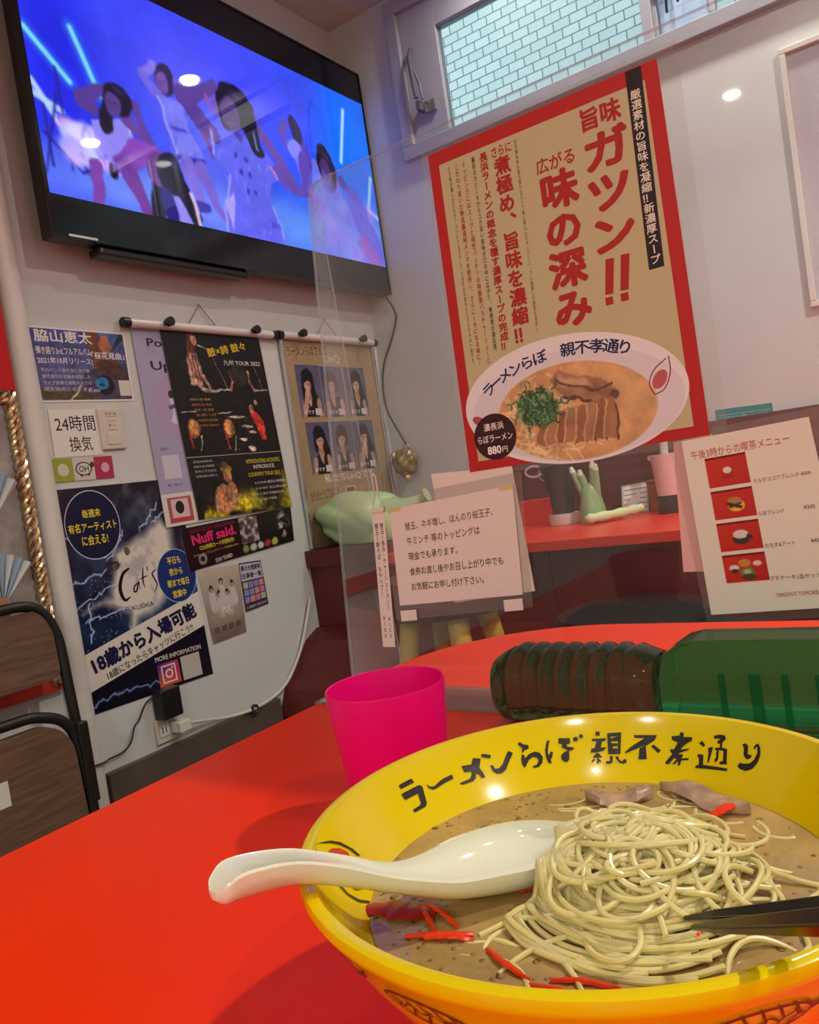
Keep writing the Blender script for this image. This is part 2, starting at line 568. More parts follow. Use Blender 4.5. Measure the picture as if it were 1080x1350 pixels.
    def done(s, material=None):
        if s.prt.f: build('print', s.prt, material or M['print'], s.root)
        for q in s.lines: build('lettering', q, material or M['print'], s.root)
        return s.root

class Canvas:
    """a small printed or shown picture, painted as an array of colours (y up)"""
    def __init__(s, w, h, nx, base=(0, 0, 0), warp=None):
        s.w, s.h = w, h
        ny = max(2, int(round(nx * h / w)))
        s.X, s.Y = np.meshgrid((np.arange(nx) + 0.5) / nx * w, (np.arange(ny) + 0.5) / ny * h)
        s.rgb = np.empty((ny, nx, 3)); s.rgb[:] = base
        s.px = w / nx
        if warp:                                              # hand-made edges instead of ruled ones
            a, sc, sd = warp
            n1, n2 = s.noise(sc, sd), s.noise(sc, sd + 50)
            s.X = s.X + (n1 - 0.5) * a; s.Y = s.Y + (n2 - 0.5) * a
    def mix(s, m, color, a=1.0):
        m = np.clip(m, 0, 1)[..., None] * a
        s.rgb = s.rgb * (1 - m) + np.asarray(color, float) * m
    def grad(s, p, q, c0, c1):
        d = np.array(q, float) - np.array(p, float)
        t = np.clip(((s.X - p[0]) * d[0] + (s.Y - p[1]) * d[1]) / d.dot(d), 0, 1)[..., None]
        s.rgb = np.asarray(c0, float) * (1 - t) + np.asarray(c1, float) * t
    def ell(s, x, y, rx, ry, color, rot=0.0, soft=None, a=1.0):
        c, n = math.cos(rot), math.sin(rot)
        dx, dy = s.X - x, s.Y - y
        d = np.sqrt(((dx * c + dy * n) / rx) ** 2 + ((-dx * n + dy * c) / ry) ** 2)
        sf = (soft or s.px) / min(rx, ry)
        s.mix((1 - d) / sf + 0.5, color, a)
    def cap(s, p, q, r0, r1, color, soft=None, a=1.0):
        ax, ay = p; bx, by = q
        vx, vy = bx - ax, by - ay
        t = np.clip(((s.X - ax) * vx + (s.Y - ay) * vy) / (vx * vx + vy * vy + 1e-12), 0, 1)
        d = np.hypot(s.X - ax - t * vx, s.Y - ay - t * vy)
        s.mix((r0 + (r1 - r0) * t - d) / (soft or s.px) + 0.5, color, a)
    def poly(s, pts, color, a=1.0, soft=None):
        P = np.asarray(pts, float)
        ins = np.zeros(s.X.shape, bool); dist = np.full(s.X.shape, 1e9)
        for i in range(len(P)):
            x1, y1 = P[i]; x2, y2 = P[(i + 1) % len(P)]
            if y1 != y2:
                k = ((y1 > s.Y) != (y2 > s.Y)) & (s.X < (x2 - x1) * (s.Y - y1) / (y2 - y1) + x1)
                ins ^= k
            vx, vy = x2 - x1, y2 - y1
            t = np.clip(((s.X - x1) * vx + (s.Y - y1) * vy) / (vx * vx + vy * vy + 1e-12), 0, 1)
            dist = np.minimum(dist, np.hypot(s.X - x1 - t * vx, s.Y - y1 - t * vy))
        sd = np.where(ins, dist, -dist)
        s.mix(sd / (soft or s.px) + 0.5, color, a)
    def grain(s, scale, amount, seed=1):
        n = s.noise(scale, seed) - 0.5
        s.rgb = s.rgb * (1 + 2 * amount * n)[..., None]
    def blur(s, n=1):
        for _ in range(n):
            p = np.pad(s.rgb, ((1, 1), (1, 1), (0, 0)), 'edge')
            s.rgb = (p[1:-1, 1:-1] * 4 + (p[:-2, 1:-1] + p[2:, 1:-1] + p[1:-1, :-2] + p[1:-1, 2:]) * 2 + p[:-2, :-2] + p[2:, 2:] + p[:-2, 2:] + p[2:, :-2]) / 16
    def noise(s, scale, seed=0):
        r = np.random.RandomState(seed)
        tot = np.zeros(s.X.shape); amp = 1.0; norm = 0
        for o in range(4):
            n = max(2, int(max(s.w, s.h) / scale * 2 ** o)) + 2
            g = r.rand(n + 1, n + 1)
            fx = np.clip(s.X / max(s.w, s.h), 0, 0.9999) * (n - 1); fy = np.clip(s.Y / max(s.w, s.h), 0, 0.9999) * (n - 1)
            ix, iy = fx.astype(int), fy.astype(int); tx, ty = fx - ix, fy - iy
            tx = tx * tx * (3 - 2 * tx); ty = ty * ty * (3 - 2 * ty)
            tot += amp * ((g[iy, ix] * (1 - tx) + g[iy, ix + 1] * tx) * (1 - ty) + (g[iy + 1, ix] * (1 - tx) + g[iy + 1, ix + 1] * tx) * ty)
            norm += amp; amp *= 0.5
        return tot / norm

def LQ(q, x):      # four (y, z) corners on the left wall, x off it
    return [(x, a, b) for a, b in q]
def BQ(q, y):      # four (x, z) corners on a plane facing the room from the back
    return [(a, y, b) for a, b in q]
NX = (1, 0, 0)
NY = (0, -1, 0)
# ------------------------------------------------------------------ the room
XR, YF = 3.7, -5.7
struct('floor', MB().box((-0.12, YF - 0.12, -0.1), (XR + 0.12, 0.14, 0)), M['floor'])
struct('ceiling', MB().box((-0.12, YF - 0.12, CEIL), (XR + 0.12, 0.14, CEIL + 0.1)), M['ceiling'])
struct('wall_left', MB().box((-0.12, YF - 0.12, 0), (0, 0.14, CEIL)), M['wall'])
struct('wall_right', MB().box((XR, YF - 0.12, 0), (XR + 0.12, 0.14, CEIL)), M['wall'])
struct('wall_front', MB().box((0, YF - 0.12, 0), (XR, YF, CEIL)), M['wall'])
WX0, WX1, WZ0, WZ1 = 0.275, 2.30, 1.965, 2.40      # window opening
wb = MB()
wb.box((0, 0, 0), (XR, 0.14, WZ0)).box((0, 0, WZ1), (XR, 0.14, CEIL))
wb.box((0, 0, WZ0), (WX0, 0.14, WZ1)).box((WX1, 0, WZ0), (XR, 0.14, WZ1))
struct('wall_back', wb, M['wall'])
struct('baseboard_left', MB().box((0, -1.255, 0), (0.02, -0.72, 0.393)), M['skirting'])
# rounded white pilaster at the end of the poster wall, red dado strip beyond it
pil = MB()
prof = [(0.0, -1.318)] + [(0.030 * math.sin(a), -1.288 - 0.030 * math.cos(a)) for a in np.linspace(0.0, PI, 12)] + [(0.0, -1.258)]
pil.prism(prof, lambda p: (p[0], p[1], 0.0), lambda p: (p[0], p[1], CEIL))
struct('trim_1', pil, M['white_trim'], smooth=True)
struct('trim_2', MB().box((0, -3.2, 0.606), (0.018, -1.3185, 0.652)), M['red_trim'])

# window: outer frame, sliding sash with its latch, panes
win = bpy.data.objects.new('window_1', None); COL.objects.link(win); win['kind'] = 'structure'; win.location = (1.0, 0, 1.95)
fr = MB()
def frame_boxes(mb, x0, x1, z0, z1, w, y0, y1):
    mb.box((x0, y0, z0), (x1, y1, z0 + w)).box((x0, y0, z1 - w), (x1, y1, z1))
    mb.box((x0, y0, z0 + w), (x0 + w, y1, z1 - w)).box((x1 - w, y0, z0 + w), (x1, y1, z1 - w))
    return mb
frame_boxes(fr, 0.235, 2.34, 1.935, 2.43, 0.042, -0.022, 0.05)
struct('window_frame', fr, M['win_frame'], win, bevel=0.003)
sa = MB()
sa.box((0.277, -0.004, 1.977), (0.405, 0.035, 2.388)).box((1.018, -0.004, 1.977), (1.045, 0.035, 2.388))
sa.box((0.405, -0.004, 1.977), (1.018, 0.035, 1.985)).box((0.405, -0.004, 2.30), (1.018, 0.035, 2.388))
struct('window_sash', sa, M['win_frame'], win, bevel=0.002)
s2 = MB()
frame_boxes(s2, 1.045, 2.298, 1.977, 2.388, 0.012, 0.005, 0.038)
s2.box((1.185, 0.005, 1.99), (1.20, 0.038, 2.376))
struct('window_side_frame', s2, M['win_frame'], win, bevel=0.002)
struct('window_pane', MB().box((0.405, 0.012, 1.985), (1.018, 0.016, 2.30)), M['window_glass'], win)
struct('window_hazy_pane', MB().box((1.057, 0.012, 1.989), (1.185, 0.016, 2.376)), M['frosted'], win)
struct('window_side_pane', MB().box((1.20, 0.012, 1.989), (2.286, 0.016, 2.376)), M['window_glass'], win)
lv = MB()
lv.tube([(0.312, -0.012, 2.262), (0.312, -0.03, 2.23), (0.316, -0.036, 2.18), (0.322, -0.036, 2.10)], 0.007, 8)
lv.tube([(0.318, -0.03, 2.20), (0.338, -0.034, 2.14), (0.342, -0.034, 2.09)], 0.004, 6)
lv.box((0.318, -0.04, 2.062), (0.332, -0.004, 2.09))
M['latch'] = mat('latch_grey', (0.16, 0.15, 0.16), 0.4, metal=0.3)
struct('window_latch', lv, M['latch'], win, smooth=True)
struct('window_latch_plate', MB().box((0.335, -0.016, 2.055), (0.372, -0.004, 2.088)), M['steel'], win)
hk = MB()
for (x, z0_, z1_) in ((1.085, 2.03, 2.14), (1.115, 2.045, 2.14), (1.10, 2.09, 2.15)):
    hk.tube([(x, -0.004, z1_), (x + 0.004, -0.008, (z0_ + z1_) / 2), (x + 0.001, -0.006, z0_)], 0.0035, 6)
hk.box((1.07, -0.01, 2.10), (1.12, 0.008, 2.15))
struct('window_hook', hk, M['dark_metal'], win)
# tiled wall of the next building, and the alley ground
struct('wall_outside', MB().box((-1.6, 0.95, -0.5), (4.2, 1.1, 4.6)), M['tile'])

# ------------------------------------------------------------------ downlights
def downlight(i, x, y, w, label):
    t = thing('downlight', label, 'ceiling light', (x, y, CEIL), 'ceiling downlights')
    rg = MB().lathe([(0.034, -0.001), (0.047, -0.001), (0.047, -0.006), (0.040, -0.008), (0.034, -0.004), (0.034, -0.001)], 32, (x, y), CEIL)
    build('trim_ring', rg, M['white_trim'], t, smooth=True)
    build('lens', MB().lathe([(0.034, -0.003), (0.034, -0.0045)], 32, (x, y), CEIL, True, True), M['lamp'], t)
    ld = bpy.data.lights.new('downlight_glow', 'AREA')
    ld.shape = 'DISK'; ld.size = 0.06; ld.energy = w; ld.color = LAMP_COLOR; ld.spread = math.radians(165)
    lo = bpy.data.objects.new('downlight_glow', ld); COL.objects.link(lo)
    lo.location = (x, y, CEIL - 0.010)
for i, (x, y, w) in enumerate(LAMPS):
    downlight(i, x, y, w, 'round white downlight set into the ceiling')

# ------------------------------------------------------------------ table
TX0, TX1, TY0, TY1, TZ = 1.035, 3.0, -3.3, -1.315, 0.72
def rounded_rect(x0, x1, y0, y1, r, n=14):
    pts = []
    for cx, cy, a0 in ((x1 - r, y1 - r, 0), (x0 + r, y1 - r, PI / 2), (x0 + r, y0 + r, PI), (x1 - r, y0 + r, 1.5 * PI)):
        pts += [(cx + r * math.cos(a0 + PI / 2 * k / n), cy + r * math.sin(a0 + PI / 2 * k / n)) for k in range(n + 1)]
    return pts
table = thing('dining_table', 'glossy orange-red dining table with rounded corners carrying the yellow bowl', 'table', (2.0, -2.3, 0))
tp = MB().prism(rounded_rect(TX0 + 0.002, TX1 - 0.002, TY0 + 0.002, TY1 - 0.002, 0.20), lambda p: (p[0], p[1], TZ), lambda p: (p[0], p[1], TZ - 0.028))
build('tabletop', tp, M['table'], table)
rr = rounded_rect(TX0, TX1, TY0, TY1, 0.20)
eb = MB().rings([[(p[0], p[1], z) for p in rr] for z in (TZ - 0.027, TZ - 0.0006)], False, False)
build('edge_band', eb, M['table_edge'], table, smooth=True)
for (x, y) in ((1.7, -2.0), (1.7, -2.9), (2.6, -2.0), (2.6, -2.9)):
    build('leg', MB().lathe([(0.022, 0), (0.022, TZ - 0.029)], 20, (x, y), 0, True, True), M['dark_metal'], table, smooth=True)

# ------------------------------------------------------------------ television
tv = thing('television', 'large wall-mounted flat TV showing dancers in white dresses on blue', 'TV', (0.0, -0.61, 1.54))
TVY0, TVY1, TVZ0, TVZ1, TVX = -1.226, -0.008, 1.545, 2.272, 0.1
body = MB().box((0.055, TVY0, TVZ0), (TVX - 0.002, TVY1, TVZ1))
build('housing', body, M['black_plastic'], tv, bevel=0.006)
bz = MB()
w = 0.006
bz.box((TVX - 0.002, TVY0, TVZ0), (TVX + 0.002, TVY1, TVZ0 + 0.012)).box((TVX - 0.002, TVY0, TVZ1 - w), (TVX + 0.002, TVY1, TVZ1))
bz.box((TVX - 0.002, TVY0, TVZ0 + 0.012), (TVX + 0.002, TVY0 + w, TVZ1 - w)).box((TVX - 0.002, TVY1 - w, TVZ0 + 0.012), (TVX + 0.002, TVY1, TVZ1 - w))
build('bezel', bz, M['bezel'], tv)
build('glass_panel', MB().box((TVX - 0.0019, TVY0 + w, TVZ0 + 0.012), (TVX - 0.0005, TVY1 - w, TVZ1 - w)), M['bezel'], tv)
bar = MB().box((0.045, -1.11, TVZ0 - 0.020), (0.092, -0.66, TVZ0))
build('speaker_bar', bar, M['black_plastic'], tv, bevel=0.006)
build('sensor', MB().box((TVX + 0.001, -0.64, TVZ0 - 0.006), (TVX + 0.003, -0.605, TVZ0 + 0.003)), M['bezel'], tv)
build('badge', MB().box((TVX + 0.0015, -1.19, TVZ0 + 0.004), (TVX + 0.003, -1.12, TVZ0 + 0.009)), M['steel'], tv)
build('wall_mount', MB().box((0.0, -0.85, 1.72), (0.055, -0.40, 2.08)), M['dark_metal'], tv)

def dancer_frame():
    c = Canvas(1.206, 0.536, 420)
    c.grad((0.0, 0.0), (1.2, 0.5), (40, 60, 246), (18, 96, 252))
    c.ell(0.55, 0.42, 0.5, 0.22, (72, 70, 252), soft=0.25, a=0.8)
    c.ell(0.07, 0.30, 0.09, 0.20, (14, 28, 232), soft=0.12, a=0.8)
    c.ell(1.12, 0.30, 0.16, 0.25, (0, 122, 255), soft=0.14, a=0.8)
    c.ell(0.35, 0.05, 0.45, 0.07, (120, 150, 255), soft=0.08, a=0.85)
    c.ell(0.95, 0.06, 0.35, 0.08, (110, 170, 255), soft=0.08, a=0.6)
    c.ell(0.45, 0.22, 0.15, 0.2, (120, 120, 255), soft=0.15, a=0.5)
    neon = (120, 225, 255)
    for p, q in (((0.003, 0.346), (0.094, 0.258)), ((0.117, 0.384), (0.168, 0.250))):
        c.cap(p, q, 0.014, 0.014, (60, 150, 255), soft=0.02, a=0.6); c.cap(p, q, 0.0065, 0.0065, neon, soft=0.004)
    for p, q in (((0.0, 0.236), (0.051, 0.158)), ((0.0, 0.208), (0.062, 0.186)), ((1.096, 0.485), (1.045, 0.31)), ((1.193, 0.29), (1.135, 0.115)), ((1.15, 0.18), (1.2, 0.16))):
        c.cap(p, q, 0.0075, 0.0075, (190, 220, 255), soft=0.005, a=0.9)
    dk = (26, 22, 120)
    gx, gy = c.X, c.Y
    for p, q in (((0.062, 0.28), (0.066, 0.06)), ((0.055, 0.22), (0.0, 0.04)), ((0.05, 0.17), (0.105, 0.06)), ((0.01, 0.13), (0.09, 0.06)), ((0.09, 0.06), (0.13, 0.08)), ((0.02, 0.06), (0.02, 0.19))):
        c.cap(p, q, 0.003, 0.002, dk, a=0.85)
    n1, n2 = c.noise(0.07, 5), c.noise(0.07, 55)
    c.X = c.X + (n1 - 0.5) * 0.026; c.Y = c.Y + (n2 - 0.5) * 0.026
    skin, skin2, hair, hair2 = (84, 58, 150), (92, 62, 146), (20, 15, 44), (46, 32, 84)
    dress, dress2, shade = (110, 112, 240), (198, 176, 255), (76, 78, 226)
    # B, at the back, arms over the head
    c.cap((0.385, 0.345), (0.33, 0.375), 0.016, 0.013, (110, 96, 224)); c.cap((0.33, 0.375), (0.302, 0.345), 0.014, 0.013, (130, 116, 236)); c.cap((0.302, 0.34), (0.345, 0.305), 0.014, 0.018, (116, 104, 232))
    c.cap((0.405, 0.345), (0.42, 0.31), 0.014, 0.016, (110, 90, 216))
    c.poly([(0.338, 0.31), (0.41, 0.30), (0.425, 0.235), (0.455, 0.17), (0.375, 0.15), (0.355, 0.22)], (122, 124, 252))
    c.cap((0.336, 0.305), (0.352, 0.22), 0.003, 0.003, (170, 170, 255), soft=0.005); c.cap((0.352, 0.22), (0.372, 0.155), 0.003, 0.003, (170, 170, 255), soft=0.005)
    c.cap((0.365, 0.23), (0.41, 0.228), 0.004, 0.004, (70, 66, 200)); c.cap((0.372, 0.16), (0.45, 0.168), 0.006, 0.006, (48, 48, 170))
    c.cap((0.40, 0.15), (0.432, 0.05), 0.022, 0.012, (130, 108, 226)); c.cap((0.44, 0.15), (0.50, 0.03), 0.02, 0.012, (122, 96, 216))
    c.cap((0.41, 0.055), (0.45, 0.05), 0.012, 0.012, (60, 50, 170))
    c.ell(0.366, 0.35, 0.026, 0.038, hair2, 0.2); c.ell(0.36, 0.343, 0.017, 0.026, (110, 80, 164), 0.2)
    # A, ruffled skirt
    for k in range(26):
        a = k * 0.7
        c.ell(0.125 + 0.05 * math.cos(a * 1.3), 0.125 + 0.032 * math.sin(a * 1.7), 0.028, 0.020, (176 + (k % 3) * 26, 160 + (k % 4) * 18, 255), soft=0.014, a=0.85)
    c.cap((0.125, 0.085), (0.117, -0.01), 0.016, 0.012, (126, 66, 170)); c.cap((0.175, 0.09), (0.168, 0.072), 0.012, 0.010, hair)
    c.poly([(0.14, 0.19), (0.23, 0.205), (0.24, 0.12), (0.15, 0.10)], (150, 140, 255))
    c.cap((0.235, 0.20), (0.245, 0.12), 0.004, 0.004, (206, 190, 255), soft=0.006)
    c.cap((0.15, 0.215), (0.118, 0.225), 0.015, 0.018, skin); c.cap((0.118, 0.225), (0.175, 0.262), 0.018, 0.013, skin)
    c.cap((0.235, 0.21), (0.29, 0.165), 0.016, 0.010, (104, 66, 160)); c.cap((0.255, 0.255), (0.292, 0.17), 0.012, 0.009, (96, 62, 158))
    c.ell(0.213, 0.252, 0.036, 0.042, hair, 0.3); c.cap((0.187, 0.245), (0.18, 0.185), 0.014, 0.018, hair); c.ell(0.20, 0.235, 0.022, 0.03, skin2, 0.3)
    # E and F on the far side
    c.cap((0.80, 0.36), (0.775, 0.33), 0.012, 0.012, (96, 70, 190)); c.cap((0.775, 0.33), (0.80, 0.29), 0.012, 0.014, (96, 70, 190)); c.cap((0.85, 0.33), (0.885, 0.27), 0.012, 0.012, (84, 60, 180))
    c.ell(0.838, 0.35, 0.022, 0.042, hair2, 0.15); c.ell(0.825, 0.29, 0.032, 0.03, (130, 126, 250))
    c.poly([(0.82, 0.27), (0.95, 0.29), (1.02, 0.24), (1.03, 0.12), (0.92, 0.09), (0.84, 0.17)], (104, 112, 246))
    c.cap((0.87, 0.27), (0.85, 0.19), 0.03, 0.022, (86, 60, 180)); c.cap((1.03, 0.25), (1.09, 0.21), 0.018, 0.012, (80, 60, 170))
    c.ell(0.965, 0.27, 0.042, 0.072, hair, 0.1); c.ell(0.96, 0.255, 0.026, 0.045, (72, 44, 110), 0.1)
    # G, nearest the screen's edge, ruffled sleeve
    for k in range(22):
        c.ell(0.90 + 0.06 * (k % 5) + 0.01 * (k % 3), 0.02 + 0.045 * (k // 5) + 0.01 * (k % 2), 0.05, 0.035, (110 + (k % 4) * 22, 120 + (k % 3) * 20, 255), soft=0.03, a=0.6)
    c.cap((1.08, 0.2), (1.16, 0.05), 0.04, 0.05, (96, 88, 220), soft=0.02, a=0.8); c.cap((1.10, 0.06), (1.16, 0.0), 0.03, 0.03, (170, 90, 190), soft=0.02, a=0.7)
    # D, crouching in front
    c.cap((0.205, 0.105), (0.245, 0.14), 0.026, 0.03, (128, 66, 180)); c.cap((0.245, 0.14), (0.30, 0.14), 0.03, 0.026, (140, 72, 190)); c.cap((0.205, 0.1), (0.255, 0.0), 0.022, 0.014, (118, 52, 160))
    c.cap((0.30, 0.07), (0.28, 0.0), 0.03, 0.02, hair); c.cap((0.34, 0.06), (0.365, 0.0), 0.035, 0.05, (150, 140, 246))
    c.ell(0.30, 0.115, 0.036, 0.042, (112, 66, 150), -0.4); c.ell(0.335, 0.115, 0.042, 0.05, hair, -0.4); c.cap((0.35, 0.11), (0.40, 0.02), 0.028, 0.018, hair); c.cap((0.39, 0.08), (0.41, 0.01), 0.007, 0.006, (220, 190, 230))
    c.cap((0.31, 0.06), (0.33, -0.01), 0.018, 0.02, (40, 34, 130))
    # C, the central dancer
    c.poly([(0.50, 0.27), (0.60, 0.28), (0.70, 0.25), (0.745, 0.195), (0.70, 0.165), (0.69, 0.10), (0.72, 0.02), (0.70, -0.02), (0.50, -0.01), (0.52, 0.08), (0.545, 0.16), (0.49, 0.20)], (98, 100, 248))
    c.poly([(0.52, 0.0), (0.545, 0.06), (0.555, 0.12), (0.52, 0.09)], dress2, a=0.8)
    c.cap((0.50, 0.255), (0.415, 0.325), 0.024, 0.026, skin); c.cap((0.415, 0.325), (0.53, 0.378), 0.025, 0.016, skin)
    c.cap((0.50, 0.35), (0.51, 0.32), 0.006, 0.004, (150, 84, 130)); c.cap((0.525, 0.35), (0.535, 0.31), 0.006, 0.004, (140, 76, 130)); c.cap((0.545, 0.35), (0.56, 0.28), 0.005, 0.004, hair)
    c.cap((0.47, 0.25), (0.485, 0.185), 0.007, 0.005, (120, 60, 140))
    c.cap((0.735, 0.205), (0.80, 0.178), 0.026, 0.024, (98, 70, 190)); c.cap((0.80, 0.178), (0.70, 0.30), 0.020, 0.014, (104, 66, 170)); c.cap((0.80, 0.178), (0.86, 0.165), 0.02, 0.006, (88, 62, 180))
    for dx in (-0.02, -0.006, 0.008): c.cap((0.695, 0.30), (0.672 + dx * 2, 0.345 + dx), 0.006, 0.004, (110, 70, 150))
    c.cap((0.70, 0.21), (0.725, 0.185), 0.005, 0.005, (190, 130, 200))
    c.ell(0.598, 0.352, 0.058, 0.062, hair, -0.3); c.cap((0.63, 0.35), (0.668, 0.25), 0.04, 0.022, hair); c.cap((0.555, 0.36), (0.553, 0.29), 0.018, 0.01, hair)
    c.ell(0.582, 0.325, 0.034, 0.048, (74, 48, 120), -0.2); c.ell(0.576, 0.30, 0.014, 0.006, (112, 56, 120))
    c.poly([(0.565, 0.28), (0.61, 0.275), (0.595, 0.25)], (80, 60, 170))
    for p, q in (((0.545, 0.16), (0.515, 0.07)), ((0.515, 0.07), (0.50, 0.0)), ((0.69, 0.10), (0.715, 0.02)), ((0.66, 0.30), (0.668, 0.25)), ((0.49, 0.205), (0.50, 0.265))): c.cap(p, q, 0.0035, 0.0035, (176, 172, 255), soft=0.006, a=0.85)
    for (bx, by) in ((0.578, 0.215), (0.612, 0.212), (0.59, 0.178), (0.622, 0.174), (0.60, 0.13), (0.63, 0.13)): c.ell(bx, by, 0.006, 0.008, (44, 40, 160))
    for x in (0.672, 0.684, 0.70): c.cap((x, 0.06), (x + 0.004, 0.045), 0.002, 0.002, (40, 40, 140))
    # folds and ruffles, a little softness, as on the screen
    r_ = np.random.RandomState(12)
    for (x0, y0, x1, y1, n_) in ((0.52, 0.02, 0.70, 0.24, 26), (0.36, 0.16, 0.43, 0.29, 10), (0.86, 0.10, 1.02, 0.27, 16), (0.09, 0.09, 0.23, 0.19, 16), (0.86, 0.0, 1.14, 0.16, 40)):
        for k in range(n_):
            x, y = r_.uniform(x0, x1), r_.uniform(y0, y1); d = r_.uniform(0.01, 0.035); a_ = r_.uniform(-2.2, -0.9)
            c.cap((x, y), (x + d * math.cos(a_), y + d * math.sin(a_)), 0.003, 0.0012, ((70, 74, 220), (160, 158, 255), (86, 84, 232), (140, 140, 252))[k % 4], soft=0.006, a=0.5)
    for (x, y, rx, ry) in ((0.61, 0.385, 0.02, 0.008), (0.215, 0.275, 0.012, 0.006), (0.345, 0.14, 0.014, 0.006), (0.975, 0.31, 0.014, 0.008)):
        c.ell(x, y, rx, ry, (92, 66, 150), -0.3, soft=0.012, a=0.5)
    for (x, y, s_) in ((0.582, 0.325, 1.0), (0.20, 0.235, 0.7), (0.30, 0.115, 0.8), (0.36, 0.343, 0.5)):
        for sx in (-0.012, 0.012): c.cap((x + (sx - 0.004) * s_, y + 0.008 * s_), (x + (sx + 0.004) * s_, y + 0.007 * s_), 0.0022 * s_, 0.0022 * s_, (36, 22, 70), soft=0.004, a=0.8)
        c.cap((x - 0.002 * s_, y + 0.003 * s_), (x - 0.004 * s_, y - 0.010 * s_), 0.002 * s_, 0.003 * s_, (64, 42, 110), soft=0.005, a=0.6)
    c.X, c.Y = gx, gy
    c.grain(0.10, 0.09, 77); c.grain(0.02, 0.05, 78)
    c.blur(1)
    return c
scr = dancer_frame()
mb = MB()
ny, nx, _ = scr.rgb.shape
SY0, SY1, SZ0, SZ1 = TVY0 + 0.009, TVY1 - 0.009, 1.636, 2.172
mb.v = [(TVX + 0.0002, SY0 + (SY1 - SY0) * i / nx, SZ0 + (SZ1 - SZ0) * j / ny) for j in range(ny + 1) for i in range(nx + 1)]
mb.f = [(j * (nx + 1) + i, j * (nx + 1) + i + 1, (j + 1) * (nx + 1) + i + 1, (j + 1) * (nx + 1) + i) for j in range(ny) for i in range(nx)]
mb.c = [tuple(q) for q in lin(np.clip(scr.rgb, 0, 255)).reshape(-1, 3)]
build('screen', mb, M['screen'], tv)
# ------------------------------------------------------------------ poster hanging rails on the left wall
def rail(y0, y1, z, knobs, cord, label):
    t = thing('poster_rail', label, 'poster rail', (0, (y0 + y1) / 2, z), 'poster rails under the TV')
    b = MB().tube([(0.014, y0 + 0.018, z), (0.014, y1 - 0.018, z)], 0.0115, 14)
    build('bar', b, M['rail'], t, smooth=True)
    for ya, yb in ((y0, y0 + 0.018), (y1 - 0.018, y1)):
        build('end_cap', MB().tube([(0.014, ya, z), (0.014, yb, z)], 0.0125, 12), M['black_plastic'], t, smooth=True)
    for ky in knobs:
        k = MB().tube([(0.022, ky, z + 0.004), (0.034, ky, z + 0.004)], 0.007, 12).tube([(0.034, ky, z + 0.004), (0.046, ky, z + 0.004)], [0.011, 0.012], 14)
        build('knob', k, M['black_plastic'], t, smooth=True)
    yc = cord
    c = MB().tube([(0.012, yc - 0.05, z + 0.011), (0.006, yc, z + 0.065), (0.012, yc + 0.042, z + 0.011)], 0.0018, 6)
    hc_ = build('hanging_cord', c, M['twine'], t)
    build('nail', MB().tube([(0.0, yc, z + 0.066), (0.010, yc, z + 0.066)], 0.0022, 8), M['steel'], hc_)
    return t
rail(-1.024, -0.505, 1.399, (-0.905, -0.607), -0.771, 'silver rail with black end caps holding the lavender and black concert posters')
rail(-0.498, -0.021, 1.402, (-0.412, -0.117), -0.263, 'silver rail with black end caps holding the brown photo poster')

WHITE = (236, 230, 218)
# --- blue flyer with the singer's release, topmost on the wall beside the pilaster
s = Sheet('release_flyer', LQ([(-1.259, 1.378), (-1.016, 1.376), (-1.018, 1.214), (-1.256, 1.212)], 0.001), NX,
          'blue landscape flyer with white lettering, above the hand-lettered ventilation note', 'flyer', M['paper'])
c = Canvas(0.24, 0.163, 140, warp=(0.010, 0.02, 7))
c.grad((0, 0), (0, 0.163), (96, 92, 132), (62, 74, 142))
n = c.noise(0.03, 3); c.mix((n - 0.5) * 2, (120, 116, 160), 0.4)
c.poly([(0.14, 0.163), (0.24, 0.163), (0.24, 0.13)], (70, 104, 168)); c.poly([(0.13, 0.163), (0.17, 0.163), (0.205, 0.06), (0.15, 0.07)], (112, 66, 46))
c.ell(0.185, 0.135, 0.016, 0.022, (176, 108, 70)); c.poly([(0.20, 0.12), (0.24, 0.15), (0.24, 0.163), (0.23, 0.163)], (40, 36, 40))
c.poly([(0.16, 0.09), (0.21, 0.10), (0.24, 0.05), (0.17, 0.045)], (92, 54, 40)); c.poly([(0.12, 0.07), (0.24, 0.09), (0.24, 0.0), (0.10, 0.0)], (58, 48, 52), a=0.55)
c.poly([(0, 0), (0.15, 0), (0.10, 0.022), (0, 0.028)], (88, 74, 56)); c.cap((0.075, 0.0), (0.105, 0.035), 0.002, 0.002, (214, 198, 160))
c.ell(0.168, 0.034, 0.026, 0.024, (18, 20, 34)); c.ell(0.160, 0.038, 0.018, 0.015, (44, 128, 176), 0.2); c.ell(0.160, 0.036, 0.008, 0.004, (20, 50, 70))
c.grain(0.012, 0.35, 4)
s.picture(c, 0.02, 0.025, 0.98, 0.975)
s.text('脇山恵太', 0.05, 0.80, 0.63, 0.965, WHITE, 0.03)
s.text('弾き語り3rd.フルアルバム', 0.045, 0.635, 0.60, 0.74, WHITE, 0.015); s.text('「桜花見曲」', 0.60, 0.60, 0.96, 0.70, WHITE, 0.02)
s.text('2021年10月リリース!', 0.045, 0.51, 0.60, 0.60, WHITE, 0.015)
for k in range(4):
    s.text(('初のバンドサウンドを含む全', '弾き語りの名曲を収録した', 'ライブ会場と通販のみでの', '限定販売となります。全十曲'), 0.06, 0.40 - k * 0.085, 0.50, 0.455 - k * 0.085, (206, 200, 214)) if False else s.text(('初のバンド曲を含む全十曲', '弾き語りの名曲を収録した', 'ライブ会場と通販のみでの', '限定販売となります')[k], 0.06, 0.40 - k * 0.085, 0.55, 0.455 - k * 0.085, (206, 200, 214))
s.text('¥2,000', 0.50, 0.125, 0.63, 0.175, WHITE)
